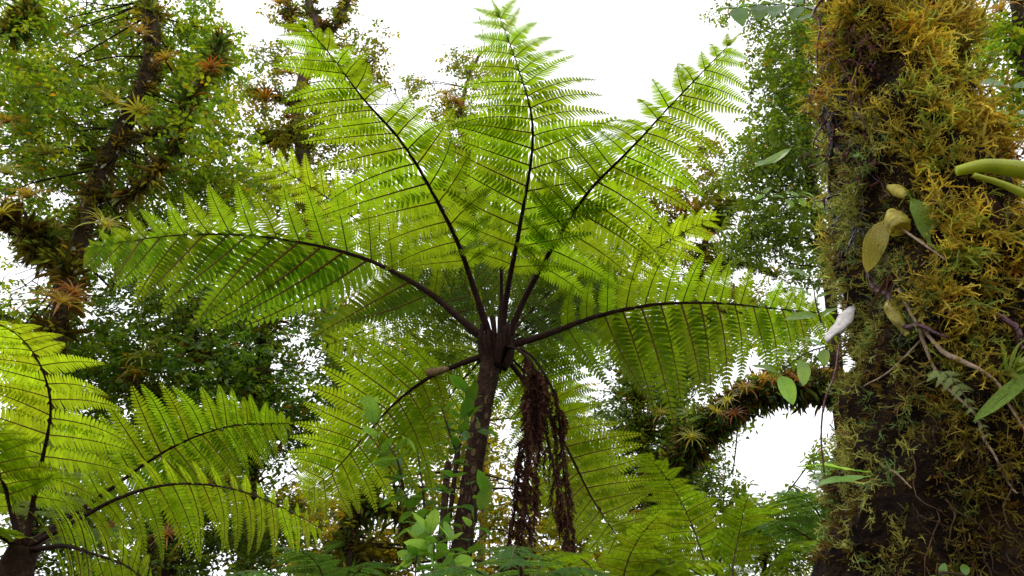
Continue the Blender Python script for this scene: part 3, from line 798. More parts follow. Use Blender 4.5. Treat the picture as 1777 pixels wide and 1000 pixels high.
for i, (pts, L) in enumerate(BK2):
    frond(fern, pts, .016, L, t0=.10, npin=15, droop=.5, seed=140 + i, mat=(M_fern_y if i % 3 == 1 else M_fern), singles=False, lean=.05, up=(0, .85, .55))
# broken stub on the lower left frond
mb = MB()
s0, s1 = P(778, 640, 5.08), P(740, 648, 5.16)
tube(mb, spline([s0, (s0 + s1) / 2, s1], 7), [.012, .028, .030, .022], 8, rough=.25, seed=9)
part('broken_stub', mb.mesh('broken_stub', M_scar), fern)

# dead hanging fronds
def dead_pinna(seed):
    g = np.random.default_rng(seed); mb = MB()
    n = 26
    p = np.zeros((n, 3)); d = np.array([.6, 0, -.5]); ph = g.random() * 6
    for i in range(1, n):
        d = nrm(d + np.array([-.03 + .06 * math.sin(i * .6 + ph), .07 * math.cos(i * .8 + ph), -.12]))
        p[i] = p[i - 1] + d / n
    tube(mb, p, [.012, .008, .003], 4, cap=False)
    T, N, B = frames(p)
    for i in range(1, n):
        for sg in (-1, 1):
            for rep in range(2):
                h = .17 * (1 - i / n) ** .5 * (.5 + .8 * g.random())
                out_ = nrm(N[i] * sg + B[i] * g.normal() * .8)
                dd = nrm(out_ * .9 + np.array([0, 0, -.9]) + T[i] * .3)
                sd = nrm(np.cross(dd, out_) + g.normal(size=3) * .4) * h * .14
                c0 = p[i]; c1 = c0 + dd * h * .5 + out_ * h * .1; c2 = c0 + dd * h * .85 + g.normal(size=3) * h * .15; 
                sh = .5 + g.random()
                mb.add([c0 - sd * .6, c0 + sd * .6, c1 - sd, c1 + sd, c2 - sd * .3 + out_ * h * .1, c2 + sd * .5], [(0, 1, 3, 2), (2, 3, 5, 4)], None, (sh, sh, sh))
    return mb.mesh('dead_pinna', [M_dead])
DEAD = [dead_pinna(700 + k) for k in range(5)]
def dead_frond(pts, rad, L, npin, seed, t0=.0, spread=.8):
    g = np.random.default_rng(seed)
    c = spline([P(*q) for q in pts], 60)
    mb = MB(); tube(mb, c, [rad, rad * .9, rad * .5, rad * .25], 7, rough=.15, seed=seed)
    fr = part('dead_frond', mb.mesh('dead_rachis', M_rachis), fern)
    for i in range(npin):
        t = t0 + (1 - t0) * (i + .5) / npin
        p0 = c[int(t * 59)]
        a = (i % 2) * math.pi + g.normal() * spread
        l = L * (.6 + .5 * g.random()) * (1 - .3 * t)
        ca, sa = math.cos(a), math.sin(a)
        wx = .6 + .7 * g.random()
        M = Matrix([[ca * l * wx, -sa * l * wx, 0, p0[0]], [sa * l * wx, ca * l * wx, 0, p0[1]], [0, 0, l, p0[2]], [0, 0, 0, 1]])
        part('dead_pinna', DEAD[g.integers(5)], fr, M)
dead_frond([(874, 600, 4.95), (895, 605, 4.8), (915, 622, 4.65), (928, 650, 4.6), (926, 740, 4.65), (916, 840, 4.7), (902, 980, 4.75)], .010, .44, 34, 41, t0=.20)
dead_frond([(872, 602, 4.95), (900, 608, 4.85), (925, 640, 4.8), (920, 720, 4.85), (905, 800, 4.9), (893, 890, 4.95), (872, 1010, 4.95)], .010, .44, 34, 42, t0=.22)
dead_frond([(876, 600, 5.0), (915, 612, 4.85), (945, 650, 4.8), (966, 700, 4.8), (975, 790, 4.85), (986, 900, 4.9), (990, 1030, 4.95)], .010, .38, 34, 43, t0=.25, spread=.5)
dead_frond([(930, 660, 4.7), (945, 740, 4.75), (965, 830, 4.8), (985, 930, 4.85), (1010, 1010, 4.9)], .008, .30, 22, 44, spread=.5)

for (x_, y_, Y_, l_) in [(1262, 545, 4.7, .16), (1235, 560, 4.72, .12), (1290, 545, 4.7, .10)]:
    pp = P(x_, y_, Y_)
    part('withered_pinna', DEAD[0], fern, Matrix.Translation(pp) @ Matrix.Rotation(2.2, 4, 'Y') @ Matrix.Rotation(x_, 4, 'Z') @ Matrix.Scale(l_, 4))

# ------------------------------------------------------------------ LEFT TREE FERN
lb = Vector(P(20, 1010, 3.4))
lf_base = Vector((lb.x + .02, 3.45, -.2))
lfern = thing('tree_fern', 'smaller bright tree fern at the lower left corner, fronds rising from a dark hub', 'tree fern', tuple(lf_base))
lt = spline([lf_base, Vector((lb.x, 3.42, .9)), P(20, 1010, 3.4), P(42, 950, 3.4)], 30)
mb = MB(); tube(mb, lt, [.12, .10, .09, .075, .06], 14, rough=.12, seed=8, lump=.06)
part('trunk', mb.mesh('trunk', M_ftrunk), lfern)
LF = [
 dict(pts=[(45, 945, 3.4), (58, 870, 3.35), (76, 790, 3.2), (87, 720, 3.05), (80, 665, 2.9), (58, 615, 2.75), (20, 575, 2.6), (-30, 550, 2.45)], rad=.015, Lmax=.46, npin=13, t0=.12, droop=.5, fw=.15, lean=.02, up=(0, .5, .85), seed=51, mat=M_fern_y),
 dict(pts=[(48, 945, 3.4), (110, 905, 3.45), (190, 850, 3.5), (260, 800, 3.5), (330, 762, 3.45), (410, 738, 3.35), (500, 735, 3.2)], rad=.014, Lmax=.44, npin=17, t0=.2, droop=.6, fw=.2, lean=.1, up=(0, .7, .7), seed=52, mat=M_fern),
 dict(pts=[(50, 948, 3.4), (130, 905, 3.3), (200, 868, 3.2), (280, 844, 3.1), (360, 842, 3.0), (440, 858, 2.9), (520, 895, 2.8), (560, 920, 2.75)], rad=.013, Lmax=.36, npin=18, t0=.2, droop=.5, fw=.15, lean=.1, up=(0, .7, .7), asym=(1.05, .55), seed=53, mat=M_fern_y),
 dict(pts=[(50, 955, 3.4), (110, 948, 3.2), (170, 962, 3.05), (225, 990, 2.95), (290, 1040, 2.85)], rad=.015, Lmax=.36, npin=12, t0=.2, droop=.5, fw=.3, lean=.1, up=(0, .8, .6), seed=54, mat=M_fern_y),
 dict(pts=[(36, 945, 3.4), (18, 880, 3.35), (2, 830, 3.25), (-25, 770, 3.1), (-70, 720, 2.9)], rad=.016, Lmax=.44, npin=12, t0=.2, droop=.5, fw=.2, seed=55, mat=M_fern_y),
 dict(pts=[(34, 950, 3.4), (0, 930, 3.3), (-50, 915, 3.2), (-120, 910, 3.1)], rad=.016, Lmax=.40, npin=12, t0=.2, droop=.5, fw=.2, seed=56, mat=M_fern_y),
 dict(pts=[(45, 940, 3.42), (60, 870, 3.8), (90, 800, 4.1), (130, 750, 4.3), (180, 740, 4.5)], rad=.015, Lmax=.48, npin=13, t0=.22, droop=.5, fw=.2, seed=57, mat=M_fern_y),
 dict(pts=[(45, 950, 3.42), (100, 935, 3.8), (170, 920, 4.1), (240, 930, 4.3)], rad=.014, Lmax=.44, npin=12, t0=.22, droop=.5, fw=.2, seed=58, mat=M_fern),
]
for f in LF:
    k = dict(f); frond(lfern, k.pop('pts'), k.pop('rad'), k.pop('Lmax'), **k)

# ------------------------------------------------------------------ SMALL FERNS along the bottom
def low_fern(label, basepix, Yb, fr, mat, group='ferns along the bottom of the view', trunk=True):
    b = P(*basepix, Yb)
    g0 = Vector((b.x, b.y, -.2))
    r = thing('ground_fern', label, 'fern', tuple(g0), group)
    mb = MB(); tube(mb, spline([g0, (g0 + b) / 2 + Vector((.02, .02, 0)), b], 14), [.06, .05, .03], 9, rough=.12, seed=4)
    part('trunk', mb.mesh('trunk', M_ftrunk), r)
    for i, (pts, L, kw) in enumerate(fr):
        frond(r, [b] + pts, kw.pop('rad', .011), L, mat=kw.pop('mat', mat), seed=int(basepix[0]) + i, rmat=M_rachis_g, **kw)
    return r
low_fern('bright fern with an upright arching frond below the white sky gap', (1235, 1030), 5.4,
    [([(1215, 950, 5.35), (1185, 875, 5.25), (1150, 820, 5.1), (1120, 790, 5.0)], .42, dict(npin=14, t0=.1, droop=.5, lean=.1)),
     ([(1180, 990, 5.3), (1120, 935, 5.1), (1060, 900, 4.9)], .36, dict(npin=12, t0=.1, droop=.5, lean=.15)),
     ([(1255, 960, 5.3), (1300, 900, 5.1), (1370, 860, 4.9)], .34, dict(npin=12, t0=.1, droop=.5, lean=.15)),
     ([(1150, 1000, 5.2), (1050, 985, 5.0), (960, 990, 4.8)], .34, dict(npin=12, t0=.1, droop=.5, lean=.2))], M_fern)
low_fern('small fern with fine fronds in front of the bushy tree, lower right', (1268, 1040), 4.8,
    [([(1275, 960, 4.75), (1288, 900, 4.65), (1300, 860, 4.5)], .30, dict(npin=12, t0=.1, droop=.5)),
     ([(1320, 1000, 4.7), (1370, 950, 4.6), (1420, 935, 4.5)], .26, dict(npin=11, t0=.1, droop=.5, lean=.15)),
     ([(1220, 1000, 4.7), (1170, 975, 4.6), (1110, 970, 4.4)], .26, dict(npin=11, t0=.1, droop=.5, lean=.15))], M_fern)
low_fern('blue-green fern half hidden behind the left edge of the mossy trunk', (1440, 960), 5.0,
    [([(1425, 900, 4.9), (1395, 865, 4.8), (1350, 855, 4.7)], .34, dict(npin=12, t0=.05, droop=.5)),
     ([(1450, 860, 4.9), (1445, 825, 4.8), (1430, 800, 4.7)], .30, dict(npin=11, t0=.05, droop=.5)),
     ([(1390, 925, 4.9), (1340, 905, 4.8), (1290, 925, 4.7)], .30, dict(npin=11, t0=.05, droop=.5, lean=.15))], M_fern_b)
low_fern('bright low fern spreading at the foot of the dead hanging fronds', (1080, 1060), 4.6,
    [([(1085, 990, 4.5), (1110, 930, 4.35), (1150, 890, 4.2)], .30, dict(npin=12, t0=.1, droop=.5, lean=.1)),
     ([(1040, 1000, 4.5), (990, 960, 4.4), (940, 960, 4.3)], .28, dict(npin=12, t0=.1, droop=.5, lean=.15)),
     ([(1130, 1000, 4.5), (1190, 970, 4.4), (1260, 980, 4.3)], .28, dict(npin=12, t0=.1, droop=.5, lean=.15))], M_fern_y)
low_fern('near blue-green fern whose frond tip droops towards the viewer at the bottom centre', (900, 1060), 3.0,
    [([(905, 1000, 2.9), (898, 955, 2.7), (892, 950, 2.5), (886, 985, 2.35)], .20, dict(npin=12, t0=.1, droop=.5, lean=.1)),
     ([(860, 1010, 3.0), (810, 985, 2.95), (760, 990, 2.9), (700, 1010, 2.85)], .19, dict(npin=12, t0=.1, droop=.5, lean=.15)),
     ([(950, 1000, 3.0), (1000, 985, 2.95), (1060, 1000, 2.9)], .19, dict(npin=12, t0=.1, droop=.5, lean=.15)),
     ([(930, 1000, 3.1), (970, 965, 3.1), (1030, 960, 3.1)], .18, dict(npin=12, t0=.1, droop=.5, lean=.15, mat=M_fern))], M_fern_b)
low_fern('low fern in shade under the left tree fern beside the centre shrub', (560, 1060), 5.6,
    [([(560, 1000, 5.5), (530, 960, 5.3), (480, 950, 5.1)], .34, dict(npin=11, t0=.1, droop=.5, lean=.1)),
     ([(600, 1010, 5.5), (640, 980, 5.3), (680, 980, 5.1)], .30, dict(npin=11, t0=.1, droop=.5, lean=.1)),
     ([(500, 1010, 5.5), (440, 990, 5.3), (390, 1000, 5.1)], .30, dict(npin=11, t0=.1, droop=.5, lean=.1))], M_fern_b)

# ------------------------------------------------------------------ broad leaves
def big_leaf_mesh(seed, wid=.5, curl=.25, mat=M_leafN, pointy=1.0, n=9, fold=.18):
    g = np.random.default_rng(seed); mb = MB()
    V = []; q = []
    for i in range(n):
        u = i / (n - 1)
        w_ = wid * .5 * (math.sin(math.pi * min(u ** .85, 1)) ** (.75 * pointy)) + (.012 if i < n - 1 else 0)
        z = -curl * u * u + .02 * math.sin(u * 9 + seed)
        for k, s in enumerate((-1, -.5, 0, .5, 1)):
            V.append((u, s * w_, z + abs(s) * w_ * fold + .01 * math.sin(u * 20 + s * 3)))
    for i in range(n - 1):
        for k in range(4):
            a = i * 5 + k
            q.append((a, a + 1, a + 6, a + 5))
    mb.add(V, q)
    tube(mb, [(-.14, 0, .02), (0, 0, -.002), (.5, 0, -curl * .25 - .006), (.97, 0, -curl * .95 - .004)], [.012, .010, .004], 4, col=(1.2, 1.1, .9), cap=False)
    return mb.mesh('leaf', mat)
def mat_frame(p, X, Z, s, sy=1.0):
    X = nrm(np.asarray(X, float)); Z = np.asarray(Z, float); Z = nrm(Z - X * np.dot(Z, X)); Yv = np.cross(Z, X)
    return Matrix([[X[j] * s, Yv[j] * s * sy, Z[j] * s, p[j]] for j in range(3)] + [[0, 0, 0, 1]])
BL = [big_leaf_mesh(i, .52 + .05 * (i % 3), .15 + .12 * (i % 3)) for i in range(4)]
BLP = [big_leaf_mesh(10 + i, .5 + .05 * i, .12 + .12 * i, M_leafP) for i in range(3)]

def shrub(label, stems, lsz, seed, name='leafy_shrub', group='broad leaved shrubs round the tree fern trunk', pale_tip=True, dens=1.0, meshes=None, pale=None):
    g = np.random.default_rng(seed)
    s0 = stems[0]
    b = s0[0] if isinstance(s0[0], Vector) else P(*s0[0])
    r = thing(name, label, 'shrub', tuple(b), group)
    for si, st in enumerate(stems):
        c = spline([q if isinstance(q, Vector) else P(*q) for q in st], 40)
        L = np.linalg.norm(np.diff(c, axis=0), axis=1).sum()
        mb = MB(); tube(mb, c, [.010, .008, .005, .003], 6, rough=.1, seed=si)
        part('stem', mb.mesh('stem', M_twig), r)
        T = nrm(np.gradient(c, axis=0))
        nn = int(L / (lsz * .36) * dens)
        st0 = .35 if c[0][2] < .5 else .05
        for i in range(nn):
            t = st0 + (1 - st0) * (i + .5) / nn
            k = int(t * 39); a = i * 2.4 + g.normal() * .3
            ref = nrm(np.cross(T[k], [0.3, 1, 0.1])); r2 = np.cross(T[k], ref)
            o = math.cos(a) * ref + math.sin(a) * r2
            X = o + T[k] * .45 + g.normal(size=3) * .15
            near_tip = t > .93
            if near_tip: X = o * .5 + T[k] * .9
            me = (pale or BLP)[g.integers(3)] if (pale_tip and near_tip) else (meshes or BL)[g.integers(len(meshes or BL))]
            s = lsz * (.6 + .55 * g.random()) * (1.15 if near_tip else 1)
            X = nrm(X)
            part('leaf', me, r, mat_frame(c[k] + X * s * .12, X, T[k] + np.array([0, 0, .5]), s))
    return r
shrub('slender shrub with pale new leaves at its tip, left of the tree fern trunk',
    [[Vector((-.55, 4.3, -.1)), (770, 1010, 4.3), (738, 930, 4.3), (700, 850, 4.3), (665, 790, 4.3), (645, 720, 4.3), (640, 690, 4.3)],
     [(738, 930, 4.3), (735, 860, 4.25), (728, 810, 4.2), (725, 780, 4.2)],
     [(700, 850, 4.3), (690, 800, 4.2), (672, 770, 4.2)]], .135, 61)
shrub('dark leaved shrub climbing close against the tree fern trunk',
    [[Vector((-.38, 4.6, -.1)), (768, 1010, 4.6), (772, 900, 4.6), (782, 820, 4.6), (800, 750, 4.6), (812, 700, 4.6), (798, 660, 4.55)],
     [(790, 780, 4.6), (770, 720, 4.5), (765, 700, 4.5)],
     [(800, 750, 4.6), (830, 745, 4.5), (850, 740, 4.5)]], .125, 62, pale_tip=False)
shrub('young shoot with a bright yellow-green leaf bud at the foot of the tree fern trunk',
    [[Vector((-.42, 3.6, -.1)), (750, 1010, 3.6), (748, 960, 3.6), (745, 920, 3.6), (748, 905, 3.6)],
     [Vector((-.45, 3.65, -.1)), (720, 1010, 3.6), (718, 975, 3.6), (705, 950, 3.6)],
     [Vector((-.40, 3.65, -.1)), (775, 1010, 3.7), (780, 985, 3.7), (790, 960, 3.7)]], .10, 63, dens=1.1)
shrub('olive leaved sapling leaning out right of the tree fern trunk',
    [[Vector((-.2, 4.5, -.1)), (812, 1000, 4.5), (822, 920, 4.5), (838, 870, 4.5), (850, 850, 4.45)],
     [(826, 905, 4.5), (822, 860, 4.4), (812, 830, 4.4)]], .15, 64, dens=.7, pale_tip=False, meshes=BL + BLP[:1])

# snag stems beside the trunk
for k, (pts, r_, lab) in enumerate([
    ([Vector((-.52, 4.9, -.2)), (760, 1000, 4.9), (768, 920, 4.9), (772, 860, 4.9), (777, 802, 4.9)], .028, 'broken dead stem with a snapped top beside the tree fern trunk'),
    ([Vector((-.48, 5.0, -.2)), (768, 1000, 5.0), (780, 900, 5.0), (790, 820, 5.0), (797, 770, 5.0)], .020, 'thin dark stem leaning between the snapped stem and the tree fern trunk')]):
    mb = MB(); c = spline([q if isinstance(q, Vector) else P(*q) for q in pts], 30)
    tube(mb, c, [r_ * 1.3, r_, r_ * .9, r_ * .75], 10, rough=.2, seed=k, lump=.12)
    o = mb.obj('dead_stem', M_ftrunk)
    tag(o, lab, 'stem')

# ------------------------------------------------------------------ BIG MOSSY TRUNK
tk = [Vector((.86, 1.35, -.2)), Vector((.80, 1.30, .8)), P(1710, 1250, 1.26), P(1675, 1000, 1.24), P(1668, 800, 1.22), P(1655, 600, 1.20), P(1610, 400, 1.18), P(1562, 200, 1.16), P(1540, 0, 1.15), P(1545, -250, 1.13), Vector(P(1560, -500, 1.10)) + Vector((.05, .2, .6))]
tc = spline(tk, 260)
mtr = thing('large_mossy_tree', 'huge near tree trunk thick with golden and brown moss filling the right side', 'tree', tuple(tk[0]))
gm = np.random.default_rng(90)
K = 72
Tt, Nt, Bt = frames(tc)
zz = np.linspace(0, 1, len(tc))
# radius profile in metres
hgt = tc[:, 2]
rad_keys = [(-.3, .30), (1.0, .22), (1.72, .192), (2.0, .168), (2.2, .150), (2.45, .142), (2.75, .118), (3.2, .112), (5, .13)]
rads = np.interp(hgt, [a for a, b in rad_keys], [b for a, b in rad_keys])
ang = np.linspace(0, 2 * math.pi, K, endpoint=False)
A, Hh = np.meshgrid(ang, hgt)
bum = sum(np.sin(A * m_ + Hh * h_ + p_) * a_ for m_, h_, p_, a_ in [(2, 3.1, 0, .05), (3, -6, 1, .05), (5, 11, 2, .05), (4, -19, 3, .05), (8, 27, 4, .045), (11, -41, 5, .035), (15, 57, .5, .025)])
RR = rads[:, None] * (1 + bum * 1.3)
V = tc[:, None, :] + RR[..., None] * (np.cos(A)[..., None] * Nt[:, None, :] + np.sin(A)[..., None] * Bt[:, None, :])
V += gm.normal(size=V.shape) * .0025
idx = np.arange(len(tc) * K).reshape(len(tc), K)
q = np.stack([idx[:-1], np.roll(idx, -1, 1)[:-1], np.roll(idx, -1, 1)[1:], idx[1:]], -1).reshape(-1, 4)
mb = MB().add(V.reshape(-1, 3), q)
mtrunk = part('trunk', mb.mesh('trunk', M_mossbase), mtr)
bvh = BVHTree.FromPolygons([tuple(v) for v in V.reshape(-1, 3)], [tuple(int(i) for i in f) for f in q])
def on_trunk(px, py, off=0.0):
    xc = (px - IW / 2) / F; yc = -(py - IH / 2) / F
    d = Vector((xc, cp - sp * yc, sp + cp * yc)).normalized()
    hit = bvh.ray_cast(CAM, d)
    if hit[0] is None:
        hit = bvh.find_nearest(P(px, py, 1.15))
    p = Vector(hit[0]); n_ = Vector(hit[1])
    if n_.dot(d) > 0: n_ = -n_
    return p + n_ * off, n_

# moss sprigs: little branched feathery plants
def sprig(seed, kind=0):
    g = np.random.default_rng(seed); mb = MB()
    n = 6
    p = np.zeros((n, 3)); d = np.array([1.0, 0, 0]); b1, b2 = g.normal(size=2) * .16
    for i in range(1, n):
        d = nrm(d + np.array([0, b1, b2]) + g.normal(size=3) * .10)
        p[i] = p[i - 1] + d / (n - 1)
    def twig(p, w0, dens, lw):
        m = len(p)
        T = nrm(np.gradient(p, axis=0))
        s = nrm(np.cross(T, [0, 0, 1.0]) + 1e-3)
        wd = w0 * np.linspace(1, .25, m)[:, None]
        up = np.cross(s, T)
        V = np.vstack([p - s * wd, p + s * wd])
        q = []
        for i in range(m - 1):
            q += [(i, i + m, i + m + 1, i + 1)]
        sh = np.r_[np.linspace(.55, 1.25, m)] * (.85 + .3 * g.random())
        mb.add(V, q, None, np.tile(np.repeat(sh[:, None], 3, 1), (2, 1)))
        # tiny leaves along both sides
        for i in range(m):
            for sg in (-1, 1):
                if g.random() > dens: continue
                dd = nrm(s[i] * sg + T[i] * .9 + up[i] * g.normal() * .5)
                a = p[i]; l = lw * (.7 + .6 * g.random())
                pr = T[i] * l * .22
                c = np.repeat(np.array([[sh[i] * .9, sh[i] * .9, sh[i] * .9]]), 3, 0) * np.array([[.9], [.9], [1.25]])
                mb.add([a - pr, a + pr, a + dd * l], None, [(0, 1, 2)], c)
    twig(p, .055, .9, .13)
    for j in range(4 + kind):
        i = g.integers(1, n - 1); sg = 1 if j % 2 else -1
        dd = nrm(nrm(p[i] - p[i - 1]) * .8 + np.array([0, sg * .8, g.normal() * .5]))
        L = (.28 + .3 * g.random())
        pp = p[i] + np.outer(np.linspace(0, L, 4), dd) + np.outer(np.linspace(0, 1, 4) ** 2 * L * .25, g.normal(size=3))
        twig(pp, .044, .75, .09)
    return mb.arrays()
SPR = [sprig(800 + k, k % 3) for k in range(7)]
# sown on the trunk within the height the camera can see (and a bit more)
n = 21000
mossA = MB(); mossB = MB()
lo = int(np.searchsorted(hgt, 1.45)); hi_ = int(np.searchsorted(hgt, 3.35))
def nz(a, h, s):   # cheap smooth noise over the surface
    return (np.sin(a * 3 * s + h * 9 * s + 1) * np.cos(a * 2 * s - h * 13 * s + 2) + .6 * np.sin(a * 7 * s + h * 31 * s) * np.cos(a * 5 - h * 23 * s + 1)) / 1.6
def big(a, h):
    return np.sin(a * 2 + h * 5 + 4) * np.cos(h * 7 - a * 3) + .5 * np.sin(h * 17 + a * 4)
while n > 0:
    # one clump: several sprigs fanning out from the same cushion
    i = gm.integers(lo, hi_); k = gm.integers(0, K)
    a, h = ang[k], hgt[i]
    n -= 1
    v = nz(a, h, 1.0) + gm.normal() * .12
    p0 = V[i, k]
    nn = nrm(V[i, k] - tc[i])
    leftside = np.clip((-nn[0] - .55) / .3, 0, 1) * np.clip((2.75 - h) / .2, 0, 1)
    if v + .5 * leftside + .34 * (h < 1.98) < -.36 or (big(a, h) < -.62 and leftside < .5): n -= 2; continue
    tocam = nrm(np.array(CAM) - p0)
    if np.dot(nn, tocam) < -.35 and gm.random() < .85: n -= 4; continue
    gold = np.clip((h - 1.98) / .3, .10, 1) * np.clip(.62 + .8 * v + .55 * big(a, h), .05, 1)
    c = np.array([1.15, 1.08, 1.0]) * gold + np.array([.38, .36, .36]) * (1 - gold)
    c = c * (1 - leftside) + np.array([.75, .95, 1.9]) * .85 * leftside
    rr_ = gm.random()
    if rr_ < .07: c = c * np.array([.8, .5, .5])
    elif rr_ < .24: c = c * np.array([.6, .95, 1.2])
    elif rr_ < .32: c = np.array([1.0, 1.1, 1.6]) * (.4 + .6 * gold)
    cdir = nrm(nn * .8 + np.array([0, 0, -.35 + gm.normal() * .4]) + gm.normal(size=3) * .4)
    m_ = gm.integers(3, 7)
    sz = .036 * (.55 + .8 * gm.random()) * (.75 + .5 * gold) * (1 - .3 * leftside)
    for _ in range(m_):
        n -= 1
        p = p0 + gm.normal(size=3) * .007
        dirv = nrm(cdir + gm.normal(size=3) * .38)
        M = np.array(mat_frame(p, dirv, gm.normal(size=3), sz * (.7 + .6 * gm.random())))
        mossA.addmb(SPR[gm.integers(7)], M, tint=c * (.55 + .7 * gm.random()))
print('moss verts', mossA.n)
# short fuzz between the sprigs
nf = 34000
i_ = gm.integers(lo, hi_, nf); k_ = gm.integers(0, K, nf)
pf = V[i_, k_] + (gm.random((nf, 3)) - .5) * .008
nfv = nrm(V[i_, k_] - tc[i_])
keep = ((nfv * nrm(np.array(CAM) - pf)).sum(1) > -.4)
i_, k_, pf, nfv = i_[keep], k_[keep], pf[keep], nfv[keep]; nf = len(pf)
vf = nz(ang[k_], hgt[i_], 1.0)
df = nrm(nfv + gm.normal(size=(nf, 3)) * .6 + np.array([0, 0, -.3]))
gf = (np.clip((hgt[i_] - 2.0) / .35, 0, 1) * np.clip(.5 + vf, 0, 1))[:, None]
cf = (np.array([.8, .75, .7]) * gf + np.array([.22, .17, .25]) * (1 - gf)) * (.5 + .8 * gm.random((nf, 1)))
lf_ = .013 * (.5 + gm.random(nf))
leaves(mossA, pf, df, gm.normal(size=(nf, 3)), lf_, lf_ * .16, cf)
stuff(part('moss', mossA.mesh('moss', M_moss), mtr))

# --- details hung on the trunk
def strand(name, pix, rad, mat, label, cat, group=None, off=.02, n=40, rough=.1, col=(1, 1, 1), wob=.0, k=6, world=False):
    pts = []
    for q in pix:
        if isinstance(q, Vector): pts.append(q)
        elif len(q) == 3: pts.append(P(*q))
        else: pts.append(on_trunk(q[0], q[1], off)[0])
    c = spline(pts, n)
    if wob:
        g = np.random.default_rng(int(abs(pix[0][0]) * 10))
        c = c + np.cumsum(g.normal(size=c.shape) * wob, 0) * np.sin(np.linspace(0, math.pi, n))[:, None]
    mb = MB(); tube(mb, c, rad, k, rough=rough, seed=3, lump=.08 * (k < 10), col=col)
    o = mb.obj(name, mat)
    tag(o, label, cat, group)
    return o
M_rootpale = rough_mat('pale_root', [(.3, (.22, .13, .07)), (.7, (.50, .38, .26))], 40, rough=.6, bump=.5, bscale=120, spec=.4)
M_purple = rough_mat('purple_root', [(.3, (.030, .008, .012)), (.6, (.09, .018, .030)), (.8, (.16, .05, .06))], 25, rough=.35, bump=.6, bscale=60, spec=.6)
M_red = rough_mat('red_vine', [(.3, (.04, .008, .010)), (.7, (.15, .03, .03))], 30, rough=.5, bump=.7, bscale=80, spec=.4)
M_grey = rough_mat('wet_bark', [(.3, (.012, .011, .012)), (.6, (.05, .045, .04)), (.8, (.14, .13, .12))], 25, rough=.45, bump=1, bscale=60, spec=.6)
M_fung = rough_mat('fungus', [(.3, (.30, .27, .24)), (.6, (.62, .58, .55)), (.8, (.8, .78, .75))], 8, rough=.7, bump=.25, bscale=30, dist=.004)
M_green = leaf_mat('stalk_green', (.46, .52, .035), (.5, .6, .05), .3, .08, .3, .2, 0, 20, 0)
M_pod = leaf_mat('pod_yellow', (.52, .44, .07), (.6, .52, .08), .4, .06, .35, .5, 0, 60, .1)
M_wisp = leaf_mat('grass_blade', (.22, .30, .04), (.4, .5, .06), .4, .05, .4, .2, 0, 10, 0)
strand('aerial_root', [(1578, 500), (1592, 545), (1612, 580), (1625, 620), (1665, 675), (1700, 710), (1712, 760), (1708, 800), (1735, 840), (1775, 855)], [.0022, .0032, .0022, .002, .0014], M_rootpale, 'longest pale wavy root running down the dark part of the mossy trunk', 'root', 'pale roots on the mossy trunk', wob=.0006)
strand('aerial_root', [(1600, 560), (1640, 610), (1680, 640), (1720, 670), (1755, 710), (1776, 765)], [.002, .0045, .0022, .0016], M_rootpale, 'upper pale root branching right and crusted with moss midway', 'root', 'pale roots on the mossy trunk', wob=.0005)
strand('aerial_root', [(1622, 578), (1590, 615), (1555, 645), (1515, 668)], [.002, .0012], M_rootpale, 'short thin root slanting down left from the fork of the pale roots', 'root', 'pale roots on the mossy trunk')
strand('aerial_root', [(1528, 825), (1550, 838), (1574, 858)], [.0018, .001], M_rootpale, 'tiny pale rootlet low on the dark middle of the mossy trunk', 'root', 'pale roots on the mossy trunk')
strand('purple_root', [(1512, 470), (1518, 510), (1540, 535), (1575, 550), (1608, 562), (1640, 572), (1655, 592)], [.003, .005, .007, .006, .0045, .002], M_purple, 'thick glossy purple root snaking below the yellow pod', 'root', off=.03)
strand('purple_root', [(1738, 560), (1752, 580), (1758, 605), (1776, 612)], [.004, .005, .004], M_purple, 'thin purple root curling at the right edge above the grass tuft', 'root', off=.03)
strand('red_vine', [(1428, -30), (1425, 20), (1418, 60), (1425, 105), (1445, 130)], [.002, .003, .0025, .0015], M_red, 'dark red vine hanging off the upper left corner of the mossy trunk', 'vine', 'red vines on the upper trunk', off=.04, wob=.001)
strand('red_vine', [(1452, -30), (1450, 40), (1462, 110), (1478, 150), (1480, 200), (1470, 240), (1478, 290)], [.002, .0035, .003, .002], M_red, 'longest red vine twisting down the upper left face of the mossy trunk', 'vine', 'red vines on the upper trunk', off=.03, wob=.001)
strand('red_vine', [(1485, -30), (1478, 30), (1465, 80), (1480, 120), (1500, 150)], [.0015, .0025, .0015], M_red, 'red vine crossing over beside the longest one near the top edge', 'vine', 'red vines on the upper trunk', off=.035, wob=.001)
strand('red_vine', [(1548, -10), (1562, 25), (1582, 45), (1590, 60)], [.002, .0025, .0015], M_red, 'short reddish vine at the top centre of the mossy trunk', 'vine', 'red vines on the upper trunk', off=.03)
strand('wet_root', [(1424, 170), (1430, 230), (1442, 300), (1440, 350), (1448, 400)], [.003, .006, .005, .003], M_grey, 'grey wet root clinging to the left edge of the mossy trunk', 'root', 'wet roots on the trunk edge', off=.012, wob=.0012)
strand('wet_root', [(1446, 150), (1455, 210), (1462, 270), (1455, 330), (1462, 380)], [.003, .005, .004, .002], M_grey, 'second grey root just inside the first on the left face', 'root', 'wet roots on the trunk edge', off=.016, wob=.0012)
strand('hanging_vine', [(1456, 600, 1.08), (1448, 650, 1.05), (1430, 700, 1.04), (1425, 760, 1.04), (1430, 820, 1.04)], [.0016, .0014, .0014], M_red, 'thin dark string like vine hanging across the sky gap left of the trunk', 'vine', k=5)
gs = min(on_trunk(x_, 298, .045)[0].y for x_ in (1650, 1680, 1700, 1715))
